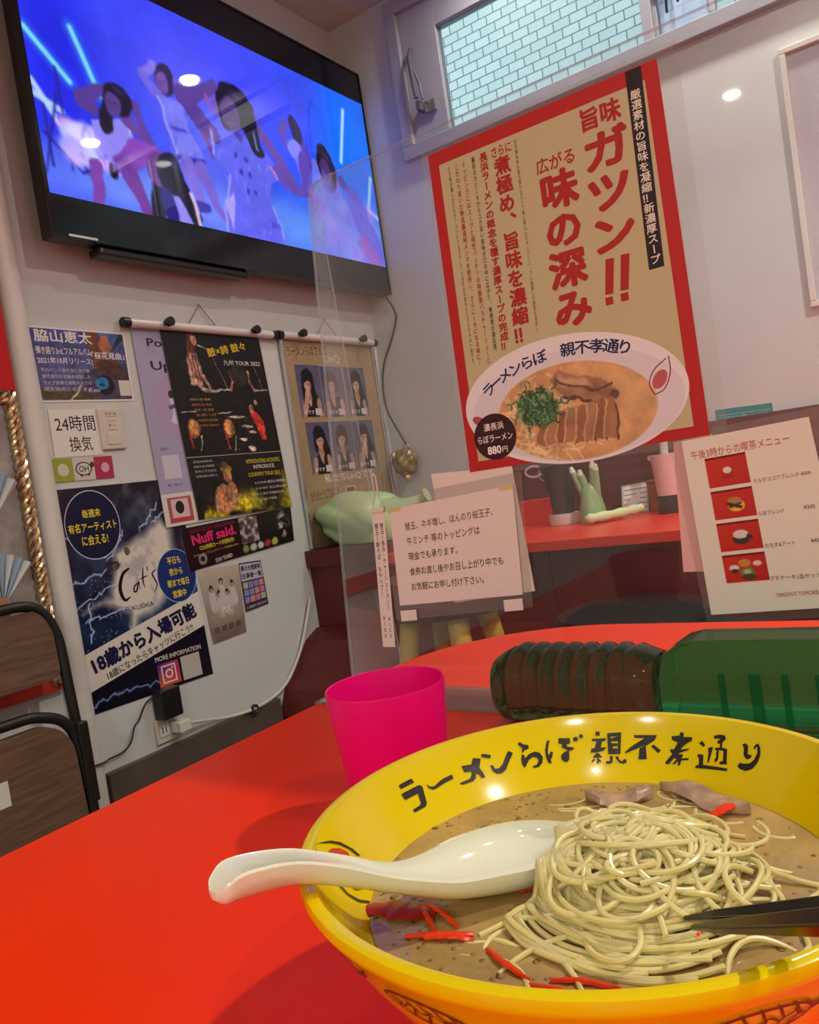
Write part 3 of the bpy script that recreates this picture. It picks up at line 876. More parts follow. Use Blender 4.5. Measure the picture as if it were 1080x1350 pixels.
s.rect(0.85, 0.075, 0.975, 0.30, (214, 208, 196))
s.done()
# --- hand-lettered ventilation note
s = Sheet('ventilation_note', LQ([(-1.243, 1.196), (-1.127, 1.196), (-1.124, 1.091), (-1.245, 1.091)], 0.001), NX,
          'pale handwritten note in black marker beside the cream wall switch', 'note', M['paper'])
s.text('24時間', 0.10, 0.53, 0.93, 0.87, (40, 34, 32), 0.008); s.text('換気', 0.33, 0.10, 0.80, 0.42, (40, 34, 32), 0.008)
s.done()
# --- sticker strip
s = Sheet('sticker_strip', LQ([(-1.257, 1.089), (-1.105, 1.087), (-1.107, 1.036), (-1.257, 1.038)], 0.002), NX,
          'little green, white and pink sticker strip under the ventilation note', 'sticker', M['paper'])
s.rect(0, 0, 0.33, 1, (156, 168, 62)); s.rect(0.68, 0, 1, 1, (176, 52, 82)); s.rect(0.33, 0, 0.68, 1, (208, 200, 186))
s.disc(0.50, 0.50, 0.135, 0.30, (48, 44, 42)); s.disc(0.50, 0.50, 0.115, 0.25, (216, 208, 196)); s.disc(0.645, 0.66, 0.035, 0.13, (70, 64, 58))
s.disc(0.45, 0.22, 0.02, 0.06, (48, 44, 42)); s.disc(0.57, 0.24, 0.02, 0.06, (48, 44, 42))
s.text('OH', 0.42, 0.36, 0.58, 0.64, (48, 44, 42), 0.02)
s.disc(0.17, 0.5, 0.09, 0.27, (208, 206, 176)); s.disc(0.86, 0.5, 0.07, 0.22, (214, 170, 178))
s.done()
# --- wall switch
sw = thing('wall_switch', 'cream wall switch plate beside the handwritten note', 'switch', (0, -1.095, 1.148))
build('plate', MB().box((0, -1.127, 1.101), (0.009, -1.064, 1.196)), M['off_white'], sw, bevel=0.003)
build('rocker', MB().box((0.009, -1.113, 1.112), (0.0115, -1.079, 1.140)), M['off_white'], sw, bevel=0.001)
ss = Sheet('plate_print', LQ([(-1.120, 1.192), (-1.070, 1.192), (-1.070, 1.105), (-1.120, 1.105)], 0.0091), NX, '', '', M['off_white'], parent=sw, thick=0.0002)
for v in (0.82, 0.70, 0.46): ss.rect(0.25, v, 0.75, v + 0.012, (120, 104, 80))
ss.text('換気 強', 0.2, 0.86, 0.8, 0.94, (110, 96, 76)); ss.text('弱 入', 0.3, 0.56, 0.7, 0.63, (110, 96, 76))
ss.done()

# --- night-club poster
s = Sheet('club_poster', LQ([(-1.261, 1.022), (-0.930, 1.020), (-0.917, 0.519), (-1.262, 0.526)], 0.001), NX,
          'dark blue poster with lightning and a white diagonal band, above the outlet', 'poster', M['paper'])
# fraction of the visible width 0.311 -> full width 0.338
def U(u): return u * 0.90
c = Canvas(0.34, 0.5, 170, warp=(0.016, 0.04, 6))
c.grad((0, 0.5), (0, 0.1), (14, 15, 34), (18, 32, 66))
n1, n2, n3 = c.noise(0.10, 5), c.noise(0.05, 9), c.noise(0.025, 12)
c.mix(np.clip((n1 - 0.42) * 3, 0, 1) * np.exp(-((c.Y - 0.27) / 0.12) ** 2), (70, 112, 160), 0.9)
c.poly([(0.095, 0.245), (0.12, 0.31), (0.12, 0.345), (0.165, 0.36), (0.215, 0.375), (0.265, 0.405), (0.29, 0.38), (0.29, 0.25), (0.24, 0.215), (0.215, 0.195), (0.16, 0.188), (0.15, 0.165), (0.128, 0.145), (0.138, 0.20), (0.07, 0.235), (0.02, 0.222)], (226, 214, 200), soft=0.022)
c.mix(np.clip((n2 - 0.55) * 4, 0, 1) * (c.Y > 0.15), (226, 216, 204), 0.35)
c.mix(np.clip((n3 - 0.50) * 5, 0, 1) * np.exp(-((c.X - 0.20) / 0.12) ** 2 - ((c.Y - 0.28) / 0.10) ** 2), (120, 132, 150), 0.45)
def bolt(c, p, q, w, seed, col=(220, 226, 240)):
    r = np.random.RandomState(seed); pts = [np.array(p, float)]
    for k in range(1, 12):
        pts.append(np.array(p) + (np.array(q) - np.array(p)) * k / 11 + r.uniform(-1, 1, 2) * 0.006)
    for a, b in zip(pts[:-1], pts[1:]): c.cap(a, b, w, w, (90, 140, 200), soft=0.006, a=0.5); c.cap(a, b, w * 0.5, w * 0.5, col, soft=0.002)
for k, (p, q) in enumerate((((0.0, 0.235), (0.11, 0.265)), ((0.01, 0.29), (0.09, 0.305)), ((0.10, 0.34), (0.0, 0.40)), ((0.02, 0.20), (0.14, 0.215)), ((0.13, 0.17), (0.10, 0.12)), ((0.04, 0.24), (0.03, 0.16)), ((0.24, 0.40), (0.31, 0.43)), ((0.2, 0.38), (0.26, 0.44)), ((0.1, 0.33), (0.16, 0.39)))): bolt(c, p, q, 0.0022, k)
r_ = np.random.RandomState(4)
for k in range(60): c.ell(r_.uniform(0, 0.12), r_.uniform(0.13, 0.3), 0.0012, 0.0012, (150, 180, 220))
c.ell(0.118, 0.312, 0.016, 0.010, (60, 54, 50), soft=0.004); c.ell(0.118, 0.311, 0.0055, 0.006, (150, 140, 120)); c.ell(0.118, 0.311, 0.003, 0.0035, (16, 14, 16)); c.cap((0.100, 0.320), (0.128, 0.322), 0.0025, 0.0015, (40, 36, 36))
c.ell(0.16, 0.345, 0.007, 0.009, (56, 46, 38)); c.ell(0.161, 0.345, 0.004, 0.005, (190, 170, 140)); c.ell(0.161, 0.345, 0.0022, 0.003, (30, 24, 20))
c.mix(np.clip((0.135 - c.Y + 0.0 * c.X) * 60, 0, 1), (10, 11, 22), 0.85)
bolt(c, (0.0, 0.02), (0.075, 0.028), 0.0022, 21, (150, 160, 220)); bolt(c, (0.075, 0.028), (0.19, 0.024), 0.0022, 22, (150, 160, 220))
s.picture(c, 0, 0, 1, 1)
s.poly([(0.0, 0.262), (1.0, 0.425), (1.0, 0.252), (0.0, 0.095)], (226, 216, 202))
s.disc(0.24, 0.828, 0.207, 0.157, (214, 214, 222), 48); s.disc(0.24, 0.828, 0.202, 0.153, (18, 22, 58), 48)
YEL = (240, 214, 40)
s.text('毎週末', 0.17, 0.862, 0.31, 0.90, YEL, 0.03); s.text('有名アーティスト', 0.055, 0.80, 0.42, 0.842, YEL, 0.03); s.text('に会える!', 0.14, 0.738, 0.335, 0.785, YEL, 0.03)
s.disc(0.84, 0.525, 0.172, 0.132, (190, 200, 222), 48); s.disc(0.84, 0.525, 0.168, 0.129, (24, 50, 116), 48)
for k, w_ in enumerate(('平日も', '夜から', '朝まで毎日', '営業中')): s.text(w_, 0.745 + (0.0 if k == 2 else 0.03), 0.583 - k * 0.055, 0.745 + (0.19 if k == 2 else 0.15), 0.62 - k * 0.055, YEL, 0.03)
INK = (18, 15, 18)
s.stroke([(0.455, 0.605), (0.40, 0.585), (0.362, 0.535), (0.362, 0.49), (0.385, 0.463), (0.43, 0.475)], 0.009, INK, True, 32)
s.stroke([(0.515, 0.53), (0.475, 0.52), (0.462, 0.495), (0.485, 0.495), (0.51, 0.535), (0.512, 0.495)], 0.004, INK, True, 28)
s.stroke([(0.565, 0.60), (0.548, 0.54), (0.552, 0.50)], 0.004, INK, True); s.stroke([(0.525, 0.545), (0.595, 0.555)], 0.003, INK, True)
s.stroke([(0.60, 0.60), (0.597, 0.575)], 0.003, INK, True); s.stroke([(0.668, 0.575), (0.632, 0.56), (0.645, 0.53), (0.655, 0.50), (0.615, 0.462)], 0.004, INK, True, 28)
s.text('FUKUOKA', 0.372, 0.408, 0.60, 0.430, (40, 44, 52))
s.line('18歳から入場可能', (0.075, 0.166), (0.955, 0.304), 0.042, (28, 26, 66), 0.075)
s.line('18歳になったらキャッツに行こう!!', (0.160, 0.128), (0.90, 0.242), 0.020, (24, 20, 24), 0.012)
s.text('MORE INFORMATION', 0.53, 0.142, 0.93, 0.165, (224, 218, 208), 0.02)
c2 = Canvas(0.07, 0.055, 40); c2.grad((0, 0.055), (0.02, 0), (72, 40, 140), (232, 120, 50)); c2.ell(0.05, 0.03, 0.03, 0.03, (196, 44, 110), soft=0.04, a=0.8)
s.picture(c2, 0.535, 0.018, 0.715, 0.128)
for k in range(2): pass
s.poly([(0.565, 0.03), (0.685, 0.03), (0.685, 0.116), (0.565, 0.116)], (240, 226, 220)); s.picture(c2, 0.575, 0.037, 0.675, 0.109)
s.disc(0.625, 0.073, 0.033, 0.0225, (240, 226, 220)); s.disc(0.625, 0.073, 0.021, 0.0145, (206, 74, 96)); s.disc(0.657, 0.098, 0.007, 0.005, (240, 226, 220))
s.rect(0.735, 0.016, 0.905, 0.132, (196, 188, 180))
s.done()

# --- lavender poster under the tour poster
s = Sheet('lavender_poster', LQ([(-0.996, 1.389), (-0.700, 1.389), (-0.690, 0.905), (-0.988, 0.902)], 0.004), NX,
          'pale lavender poster mostly hidden behind the black concert poster', 'poster', M['paper'])
s.rect(0, 0, 1, 1, (168, 164, 190))
s.text('Pop', 0.13, 0.90, 0.36, 0.955, (40, 34, 66), 0.03); s.text('Up', 0.13, 0.78, 0.34, 0.84, (40, 34, 66), 0.03)
s.disc(0.32, 0.60, 0.22, 0.17, (178, 156, 186)); s.disc(0.29, 0.67, 0.035, 0.022, (60, 50, 70)); s.stroke([(0.29, 0.65), (0.31, 0.58), (0.27, 0.52)], 0.02, (214, 206, 220)); s.stroke([(0.24, 0.60), (0.36, 0.62)], 0.010, (120, 84, 130))
s.rect(0.075, 0.24, 0.25, 0.36, (206, 200, 206)); s.text('夏祭り', 0.08, 0.385, 0.16, 0.40, (70, 60, 90)); s.text('問い合わせ', 0.09, 0.20, 0.24, 0.215, (70, 60, 90))
s.rect(0, 0, 1, 0.165, (222, 214, 200)); s.rect(0.05, 0.015, 0.30, 0.145, (176, 92, 104)); s.rect(0.085, 0.04, 0.265, 0.135, (222, 186, 186)); s.disc(0.17, 0.092, 0.045, 0.033, (40, 32, 36))
s.rect(0.07, 0.022, 0.285, 0.038, (196, 60, 76))
s.done()

# --- concert tour poster, on top of it
s = Sheet('concert_poster', LQ([(-0.914, 1.389), (-0.571, 1.392), (-0.543, 0.902), (-0.888, 0.908)], 0.007), NX,
          'black concert tour poster with a singer and drum kits over a yellow-lit player', 'poster', M['paper'])
c = Canvas(0.346, 0.486, 210, (17, 15, 18), warp=(0.011, 0.025, 9))
r_ = np.random.RandomState(8)
for k in range(170): c.ell(r_.uniform(0, 0.346), r_.uniform(0.17, 0.486), 0.0011, 0.0011, (90 + r_.randint(60), 80, 78), a=0.7)
# singer
c.cap((0.095, 0.468), (0.083, 0.43), 0.016, 0.012, (92, 48, 38)); c.ell(0.101, 0.463, 0.011, 0.014, (190, 130, 106)); c.poly([(0.076, 0.43), (0.104, 0.435), (0.112, 0.39), (0.104, 0.345), (0.066, 0.35), (0.066, 0.41)], (188, 150, 128), soft=0.006)
for x in (0.075, 0.088, 0.10): c.cap((x, 0.425), (x + 0.004, 0.36), 0.002, 0.002, (140, 46, 44))
c.cap((0.07, 0.38), (0.10, 0.335), 0.006, 0.005, (200, 160, 138)); c.cap((0.10, 0.335), (0.14, 0.332), 0.005, 0.004, (190, 150, 130)); c.cap((0.112, 0.37), (0.128, 0.337), 0.006, 0.004, (200, 160, 138))
c.cap((0.115, 0.452), (0.15, 0.442), 0.002, 0.0012, (200, 190, 180)); c.cap((0.15, 0.44), (0.19, 0.335), 0.0012, 0.0012, (120, 112, 108)); c.cap((0.11, 0.33), (0.2, 0.336), 0.003, 0.002, (170, 160, 150))
for x in (0.21, 0.275): c.cap((x, 0.36), (x - 0.008 + (x > 0.25) * 0.02, 0.335), 0.004, 0.004, (160, 110, 84)); c.cap((x, 0.385), (x, 0.36), 0.005, 0.004, (196, 150, 110), a=0.8)
c.ell(0.24, 0.375, 0.034, 0.028, (44, 38, 36)); c.cap((0.30, 0.40), (0.325, 0.33), 0.0012, 0.0012, (130, 120, 112)); c.cap((0.29, 0.333), (0.34, 0.335), 0.0022, 0.0022, (170, 160, 150))
c.cap((0.265, 0.27), (0.285, 0.245), 0.011, 0.016, (196, 52, 40)); c.cap((0.285, 0.245), (0.29, 0.205), 0.015, 0.010, (206, 60, 44)); c.ell(0.262, 0.284, 0.009, 0.011, (200, 140, 110)); c.ell(0.285, 0.30, 0.007, 0.008, (206, 170, 150))
for (x, y) in ((0.045, 0.236), (0.165, 0.232)):
    c.ell(x, y, 0.02, 0.026, (150, 84, 50)); c.ell(x, y + 0.002, 0.015, 0.02, (206, 146, 84)); c.cap((x - 0.018, y - 0.01), (x - 0.01, y - 0.05), 0.003, 0.003, (150, 60, 44)); c.cap((x + 0.02, y - 0.02), (x + 0.01, y - 0.06), 0.002, 0.002, (160, 150, 140)); c.cap((x - 0.03, y + 0.04), (x + 0.02, y + 0.045), 0.0015, 0.0015, (190, 180, 170))
for (x, y, w_) in ((0.20, 0.262, 0.03), (0.235, 0.235, 0.02), (0.25, 0.22, 0.018), (0.21, 0.20, 0.014)): c.ell(x, y, w_, 0.004, (196, 186, 170))
c.ell(0.235, 0.176, 0.015, 0.008, (206, 190, 160))
for k in range(80): c.ell(0.13 + r_.rand() * 0.15, 0.17 + r_.rand() * 0.10, 0.0018, 0.0014, (120 + r_.randint(90), 96, 78), a=0.6)
# lower strip
c.mix(np.clip((0.160 - c.Y) * 400, 0, 1), (24, 22, 22))
for k in range(90): c.ell(r_.uniform(0, 0.346), r_.uniform(0.03, 0.155), 0.0011, 0.0011, (130, 128, 120), a=0.6)
n = c.noise(0.03, 31)
c.mix(np.clip(n * 2 - 0.55, 0, 1) * np.exp(-((c.Y - 0.012) / 0.028) ** 2) * (c.X > 0.02), (196, 178, 24), 1.0)
c.mix(np.clip(n * 2 - 0.45, 0, 1) * np.exp(-((c.Y - 0.035) / 0.03) ** 2 - ((c.X - 0.19) / 0.05) ** 2), (206, 190, 40), 1.0)
c.mix(np.exp(-((c.Y - 0.05) / 0.05) ** 2 - ((c.X - 0.345) / 0.02) ** 2), (206, 186, 30), 0.9)
c.poly([(0.065, 0.01), (0.072, 0.07), (0.10, 0.085), (0.14, 0.08), (0.155, 0.05), (0.15, 0.01)], (176, 128, 92), soft=0.006)
for x in (0.085, 0.10): c.cap((x, 0.075), (x + 0.004, 0.01), 0.003, 0.003, (196, 110, 60))
c.ell(0.125, 0.108, 0.015, 0.019, (184, 130, 92)); c.ell(0.124, 0.124, 0.020, 0.011, (150, 120, 60)); c.ell(0.123, 0.132, 0.012, 0.010, (110, 84, 40)); c.cap((0.128, 0.09), (0.135, 0.075), 0.008, 0.01, (150, 100, 74))
c.poly([(0.13, 0.01), (0.16, 0.05), (0.21, 0.045), (0.22, 0.01)], (210, 194, 40), soft=0.012)
c.grain(0.02, 0.45, 3); c.grain(0.007, 0.5, 5)
s.picture(c, 0, 0, 1, 1)
s.rect(0, 0.330, 1, 0.334, (170, 164, 156))
s.line('鼓×詩 鼓々', (0.415, 0.868), (0.83, 0.918), 0.024, (226, 190, 40), 0.03)
s.text('九州 TOUR 2022', 0.555, 0.828, 0.955, 0.858, (226, 220, 212), 0.012)
for k, w_ in enumerate(('四月三日 福岡', '四月九日 熊本', '五月一日 長崎', '五月八日', '六月四日 鹿児島', '六月五日 宮崎大分')): s.text(w_, 0.15 + 0.008 * k, 0.632 - k * 0.028, 0.345 + 0.008 * k, 0.645 - k * 0.028, (206, 130, 56) if k % 2 else (196, 164, 60))
s.text('INTRODUCING ACOUSTIC', 0.585, 0.275, 0.965, 0.298, (226, 204, 40), 0.012); s.text('INTRODUCE', 0.65, 0.243, 0.885, 0.264, (232, 226, 216), 0.02); s.text('COUNTRY TOUR 2022', 0.58, 0.200, 0.94, 0.222, (226, 204, 40), 0.012)
for k in range(4): s.text(('4.10 SUN 福岡公演開場', '5.14 SAT 北九州公演', '6.11 SAT 久留米公演', '7.23 SAT 千秋楽')[k], 0.63, 0.155 - k * 0.032, (0.97, 0.97, 0.94, 0.84)[k], 0.170 - k * 0.032, (226, 220, 212))
for k in range(4): s.text(('出演者多数来場予定', '開場午後六時開演', '前売三千円当日', '全席自由入替なし')[k], 0.055, 0.300 - k * 0.026, 0.24 + 0.01 * k, 0.312 - k * 0.026, (206, 200, 192))
s.done()

# --- magenta-lettered release banner sheet
s = Sheet('record_flyer', LQ([(-0.948, 0.893), (-0.545, 0.902), (-0.552, 0.805), (-0.940, 0.784)], 0.003), NX,
          'black landscape flyer with magenta lettering below the concert poster', 'flyer', M['paper'])
c = Canvas(0.39, 0.10, 190, (22, 12, 20), warp=(0.006, 0.012, 2))
n = c.noise(0.02, 40); n2 = c.noise(0.012, 41)
c.mix((c.X < 0.19) * np.clip((n - 0.3), 0, 1), (70, 14, 40), 0.8)
m_ = (c.X > 0.188) & (c.X < 0.255) & (c.Y > 0.028) & (c.Y < 0.098)
c.mix(m_ * np.clip(n2 * 2.6 - 0.7, 0, 1), (200, 190, 186), 0.9); c.mix(m_ * (1 - np.clip(n2 * 2.6 - 0.7, 0, 1)), (84, 56, 66), 0.9)
m_ = np.exp(-((c.X - 0.352) / 0.028) ** 2 - ((c.Y - 0.055) / 0.045) ** 2)
c.mix(np.clip(m_ * 2 - 0.6, 0, 1) * np.clip(n2 * 5 - 2, 0, 1), (206, 204, 200), 0.95)
for k in range(5): c.ell(0.20 + 0.028 * k, 0.015, 0.012, 0.010, ((120, 150, 90), (196, 192, 180), (200, 206, 190), (170, 60, 50), (180, 186, 80))[k], soft=0.005)
c.ell(0.05, 0.02, 0.014, 0.014, (150, 146, 140), soft=0.004); c.ell(0.05, 0.02, 0.007, 0.007, (30, 24, 26))
s.picture(c, 0, 0, 1, 1)
s.line('2022.2.23 RELEASE', (0.065, 0.855), (0.45, 0.87), 0.008, (150, 30, 70), 0.01)
s.line('Nuff said.', (0.07, 0.56), (0.45, 0.60), 0.026, (224, 44, 110), 0.06)
s.line('CD&特典カード同梱販売!', (0.12, 0.41), (0.42, 0.43), 0.012, (226, 206, 50), 0.02)
s.line('ラインナップコンプリートの特典もあり', (0.06, 0.29), (0.45, 0.31), 0.006, (206, 186, 60))
s.line('STAY TUNED', (0.23, 0.03), (0.38, 0.06), 0.010, (226, 220, 214), 0.02)
s.done()
# --- two small flyers below
s = Sheet('idol_flyer', LQ([(-0.914, 0.783), (-0.776, 0.776), (-0.785, 0.594), (-0.902, 0.590)], 0.001), NX,
          'pale misty flyer of five standing figures, below the magenta-lettered flyer', 'flyer', M['paper'])
c = Canvas(0.13, 0.187, 80, warp=(0.006, 0.012, 2)); c.grad((0, 0), (0, 0.187), (120, 98, 84), (196, 182, 166))
n = c.noise(0.04, 51); c.mix(np.clip(n - 0.4, 0, 1) * 2, (214, 206, 194), 0.5)
for k, (x, y) in enumerate(((0.03, 0.135), (0.052, 0.12), (0.065, 0.15), (0.08, 0.12), (0.10, 0.14))):
    c.cap((x, y - 0.012), (x + 0.002, y - 0.05), 0.009, 0.013, (206, 196, 188), soft=0.005); c.ell(x, y, 0.006, 0.009, (52, 40, 38)); c.ell(x, y - 0.003, 0.0035, 0.005, (206, 170, 150))
c.cap((0.02, 0.06), (0.11, 0.065), 0.018, 0.02, (176, 160, 146), soft=0.02, a=0.6)
s.picture(c, 0, 0, 1, 1); s.text('MX', 0.42, 0.36, 0.66, 0.46, (230, 224, 214), 0.03)
for k in range(4): s.rect(0.12 + 0.2 * k, 0.12, 0.26 + 0.2 * k, 0.2, (104, 84, 74))
s.done()
s = Sheet('timetable_flyer', LQ([(-0.775, 0.777), (-0.694, 0.772), (-0.690, 0.650), (-0.777, 0.645)], 0.0015), NX,
          'small flyer with a purple and pink grid beside the pale misty flyer', 'flyer', M['paper'])
s.rect(0, 0, 1, 1, (58, 48, 66)); s.rect(0.03, 0.62, 0.97, 0.97, (190, 184, 196)); s.text('春の大感謝祭', 0.06, 0.82, 0.94, 0.94, (46, 38, 64), 0.05); s.text('出演者一覧', 0.06, 0.66, 0.94, 0.78, (46, 38, 64), 0.05)
for i in range(4):
    for j in range(3): s.rect(0.06 + 0.23 * i, 0.16 + 0.15 * j, 0.26 + 0.23 * i, 0.29 + 0.15 * j, ((150, 130, 190), (196, 120, 150), (130, 140, 190), (206, 140, 130), (176, 180, 140))[(i * 3 + j * 2) % 5])
s.text('入場無料 雨天決行', 0.06, 0.04, 0.94, 0.10, (214, 206, 206)); s.done()

# --- brown photo poster on the second rail
s = Sheet('photo_poster', LQ([(-0.484, 1.388), (-0.042, 1.391), (-0.040, 0.768), (-0.472, 0.768)], 0.005), NX,
          'brown kraft poster with two rows of portrait prints and silver edging', 'poster', M['kraft'], material=M['kraft'])
s.line('ラーメンらぼさん江', (0.055, 0.925), (0.47, 0.94), 0.030, (58, 44, 34), 0.0)
s.text('LinQ', 0.43, 0.895, 0.60, 0.945, (206, 198, 182), 0.015)
s.text('私たちLinQです', 0.22, 0.30, 0.80, 0.345, (220, 212, 198), 0.03)
s.rect(0.43, 0.17, 0.55, 0.275, (186, 180, 170)); s.rect(0.445, 0.18, 0.535, 0.265, (92, 84, 76))
s.line('ありがとうございます', (0.05, 0.22), (0.36, 0.235), 0.03, (64, 48, 36)); s.line('ごちそうさま', (0.06, 0.13), (0.30, 0.145), 0.03, (64, 48, 36))
s.done()
for yy, nm in ((-0.490, 'edging'), (-0.046, 'edging')):
    build(nm, MB().box((0.003, yy, 0.768), (0.014, yy + 0.012, 1.388)), M['steel'], s.root, bevel=0.002)
prints = [(-0.438, 1.160, 'first', 'hand raised to the mouth, upper row nearest the rail corner'), (-0.326, 1.158, '', ''), (-0.210, 1.158, '', ''), (-0.430, 0.985, '', ''), (-0.318, 0.985, '', ''), (-0.206, 0.985, '', '')]
plabels = ['portrait print of a long-haired woman touching her mouth, upper row, nearest the concert poster',
           'portrait print with lighter bobbed hair, middle of the upper row on brown poster',
           'portrait print with slanting long hair, upper row, nearest the room corner',
           'portrait print with black hair and black waistcoat, lower row, nearest the concert poster',
           'portrait print turned sideways, middle of the lower row on brown poster',
           'portrait print with hand at the chin, lower row, nearest the room corner']
for k, (y, z, _a, _b) in enumerate(prints):
    sc_ = 0.112
    p = Sheet('portrait_print', LQ([(y, z + 0.158), (y + sc_ - 0.004, z + 0.158), (y + sc_ - 0.004, z), (y, z)], 0.0062), NX, plabels[k], 'photo', M['paper'], 'portrait prints on the brown poster', thick=0.0004)
    c = Canvas(0.108, 0.158, 72, warp=(0.010, 0.03, 20 + k)); c.grad((0, 0.158), (0.05, 0), (84, 82, 118), (104, 98, 118))
    hx = 0.052 + (-0.006, -0.004, 0.004, 0.002, -0.002, 0.0)[k]
    hc = ((14, 12, 16), (58, 42, 38), (26, 20, 22), (12, 11, 14), (36, 29, 30), (22, 18, 20))[k]
    lg = (0.085, 0.016, 0.062, 0.040, 0.014, 0.034)[k]; sk = (208, 166, 146)
    c.cap((hx + 0.006, 0.100), (hx + 0.030, 0.100 - lg), 0.024, 0.018, hc) if lg > 0.03 else None
    c.poly([(0.012, 0), (0.020, 0.045), (0.036, 0.062), (0.074, 0.062), (0.092, 0.044), (0.100, 0)], (24, 20, 25), soft=0.003)
    c.poly([(hx - 0.012, 0.064), (hx + 0.012, 0.064), (hx + 0.003, 0.030), (hx - 0.002, 0.030)], sk, soft=0.003)
    c.cap((0.086, 0.046), (0.092, 0.0), 0.010, 0.010, (186, 146, 128), soft=0.003); c.cap((0.022, 0.044), (0.018, 0.0), 0.009, 0.009, (180, 140, 122), soft=0.003)
    c.cap((hx, 0.086), (hx, 0.062), 0.009, 0.012, (176, 132, 114), soft=0.003)
    c.ell(hx + 0.002, 0.114, 0.027, 0.033, hc, soft=0.003)
    for sg in (-1, 1): c.cap((hx + sg * 0.019, 0.110), (hx + sg * 0.021, 0.110 - max(lg, 0.026) * 0.9), 0.009, 0.007, hc, soft=0.003)
    c.ell(hx - 0.001, 0.101, 0.0165, 0.0225, sk, soft=0.003); c.ell(hx + 0.006, 0.098, 0.009, 0.018, (186, 140, 122), soft=0.010, a=0.5)
    c.poly([(hx - 0.021, 0.130), (hx + 0.019, 0.132), (hx + 0.017, 0.106), (hx + 0.008, 0.113), (hx - 0.006, 0.110), (hx - 0.018, 0.104)], hc, soft=0.003)
    for sx in (-0.0078, 0.0062): c.ell(hx + sx, 0.1015, 0.0032, 0.0017, (44, 30, 30), soft=0.002)
    c.cap((hx - 0.001, 0.097), (hx - 0.002, 0.093), 0.0008, 0.0012, (170, 122, 104), soft=0.002); c.ell(hx - 0.001, 0.0875, 0.0042, 0.0016, (168, 72, 78), soft=0.002)
    if k in (0, 5):
        c.cap((hx - 0.002, 0.084), (hx - 0.012, 0.050), 0.008, 0.008, (206, 162, 142), soft=0.003); c.cap((hx - 0.012, 0.052), (hx - 0.024, 0.020), 0.009, 0.009, (190, 148, 130), soft=0.003)
        for f in range(3): c.cap((hx - 0.006 + 0.004 * f, 0.078), (hx - 0.003 + 0.004 * f, 0.090), 0.002, 0.0016, (212, 170, 150), soft=0.002)
    c.grain(0.02, 0.15, k); c.blur(1)
    p.picture(c, 0, 0, 1, 1)
    p.rect(0.60, 0.03, 0.86, 0.16, (206, 200, 196)); p.text(('結','麻','夏','美','真','優')[k] + 'です', 0.12, 0.05, 0.55, 0.13, (224, 216, 210), 0.02)
    p.done()

# ------------------------------------------------------------------ outlet, adapter, cords
ol = thing('wall_outlet', 'cream double wall outlet low on the wall under the club poster', 'outlet', (0, -1.075, 0.44))
build('plate', MB().box((0, -1.113, 0.405), (0.008, -1.043, 0.462)), M['off_white'], ol, bevel=0.002)
for yy in (-1.092, -1.058):
    k = build('socket', MB().box((0.008, yy - 0.014, 0.42), (0.011, yy + 0.014, 0.450)), M['white_plastic'], ol, bevel=0.001)
    build('slot', MB().box((0.011, yy - 0.006, 0.428), (0.0115, yy - 0.004, 0.442)).box((0.011, yy + 0.004, 0.428), (0.0115, yy + 0.006, 0.442)), M['black_plastic'], k)
ad = thing('power_adapter', 'black power adapter block hanging above the outlet', 'adapter', (0, -1.075, 0.50))
build('case', MB().box((0.001, -1.106, 0.462), (0.038, -1.050, 0.532)), M['black_plastic'], ad, bevel=0.004)
cb = smooth_path([(0.012, -1.106, 0.520), (0.012, -1.131, 0.512), (0.012, -1.155, 0.481), (0.012, -1.170, 0.470), (0.012, -1.185, 0.440), (0.012, -1.211, 0.426), (0.012, -1.245, 0.424), (0.034, -1.275, 0.428), (0.035, -1.33, 0.432), (0.012, -1.40, 0.425)], 60)
build('cable', MB().tube(cb, 0.0022, 6), M['cord_black'], ad, smooth=True)
wc = thing('extension_cord', 'white extension cord looping from the outlet along the wall to the counter', 'cord', (0, -0.9, 0.42))
pl = MB().box((0.0115, -1.074, 0.422), (0.045, -1.040, 0.448))
build('plug', pl, M['white_plastic'], wc, bevel=0.003)
wp = smooth_path([(0.04, -1.040, 0.436), (0.02, -0.98, 0.420), (0.014, -0.902, 0.402), (0.026, -0.833, 0.398), (0.018, -0.76, 0.400), (0.014, -0.705, 0.412), (0.014, -0.66, 0.44), (0.014, -0.605, 0.50), (0.014, -0.565, 0.57), (0.014, -0.535, 0.63)], 70)
build('cable', MB().tube(wp, 0.0042, 8), M['cord_white'], wc, smooth=True)
tk = [wp[24] + np.array([0.0, 0.010 * math.cos(a), 0.010 * math.sin(a)]) for a in np.linspace(0, 4 * PI, 30)]
build('tie', MB().tube([(p[0] + 0.008 * k / 30, p[1], p[2]) for k, p in enumerate(tk)], 0.003, 6), M['cord_black'], wc, smooth=True)

# ------------------------------------------------------------------ the end of the left wall: red cloth, foil, fans
rc = thing('red_banner', 'plain red cloth hanging beyond the white pilaster', 'banner', (0.03, -1.6, 1.24))
ys = np.linspace(-1.95, -1.324, 40)
rg = [[(0.035 + 0.012 * math.sin(y * 26) + (0.01 if k else 0), y, z) for k, z in ((0, 1.232), (0, 1.72))] for y in ys]
m_ = MB()
for y0_, y1_ in zip(ys[:-1], ys[1:]):
    f0, f1 = 0.032 + 0.010 * math.sin(y0_ * 26), 0.032 + 0.010 * math.sin(y1_ * 26)
    m_.add([(f0, y0_, 1.232), (f1, y1_, 1.232), (f1, y1_, 1.72), (f0, y0_, 1.72), (f0 - 0.003, y0_, 1.232), (f1 - 0.003, y1_, 1.232), (f1 - 0.003, y1_, 1.72), (f0 - 0.003, y0_, 1.72)], [(0, 1, 2, 3), (7, 6, 5, 4), (0, 4, 5, 1), (3, 2, 6, 7)])
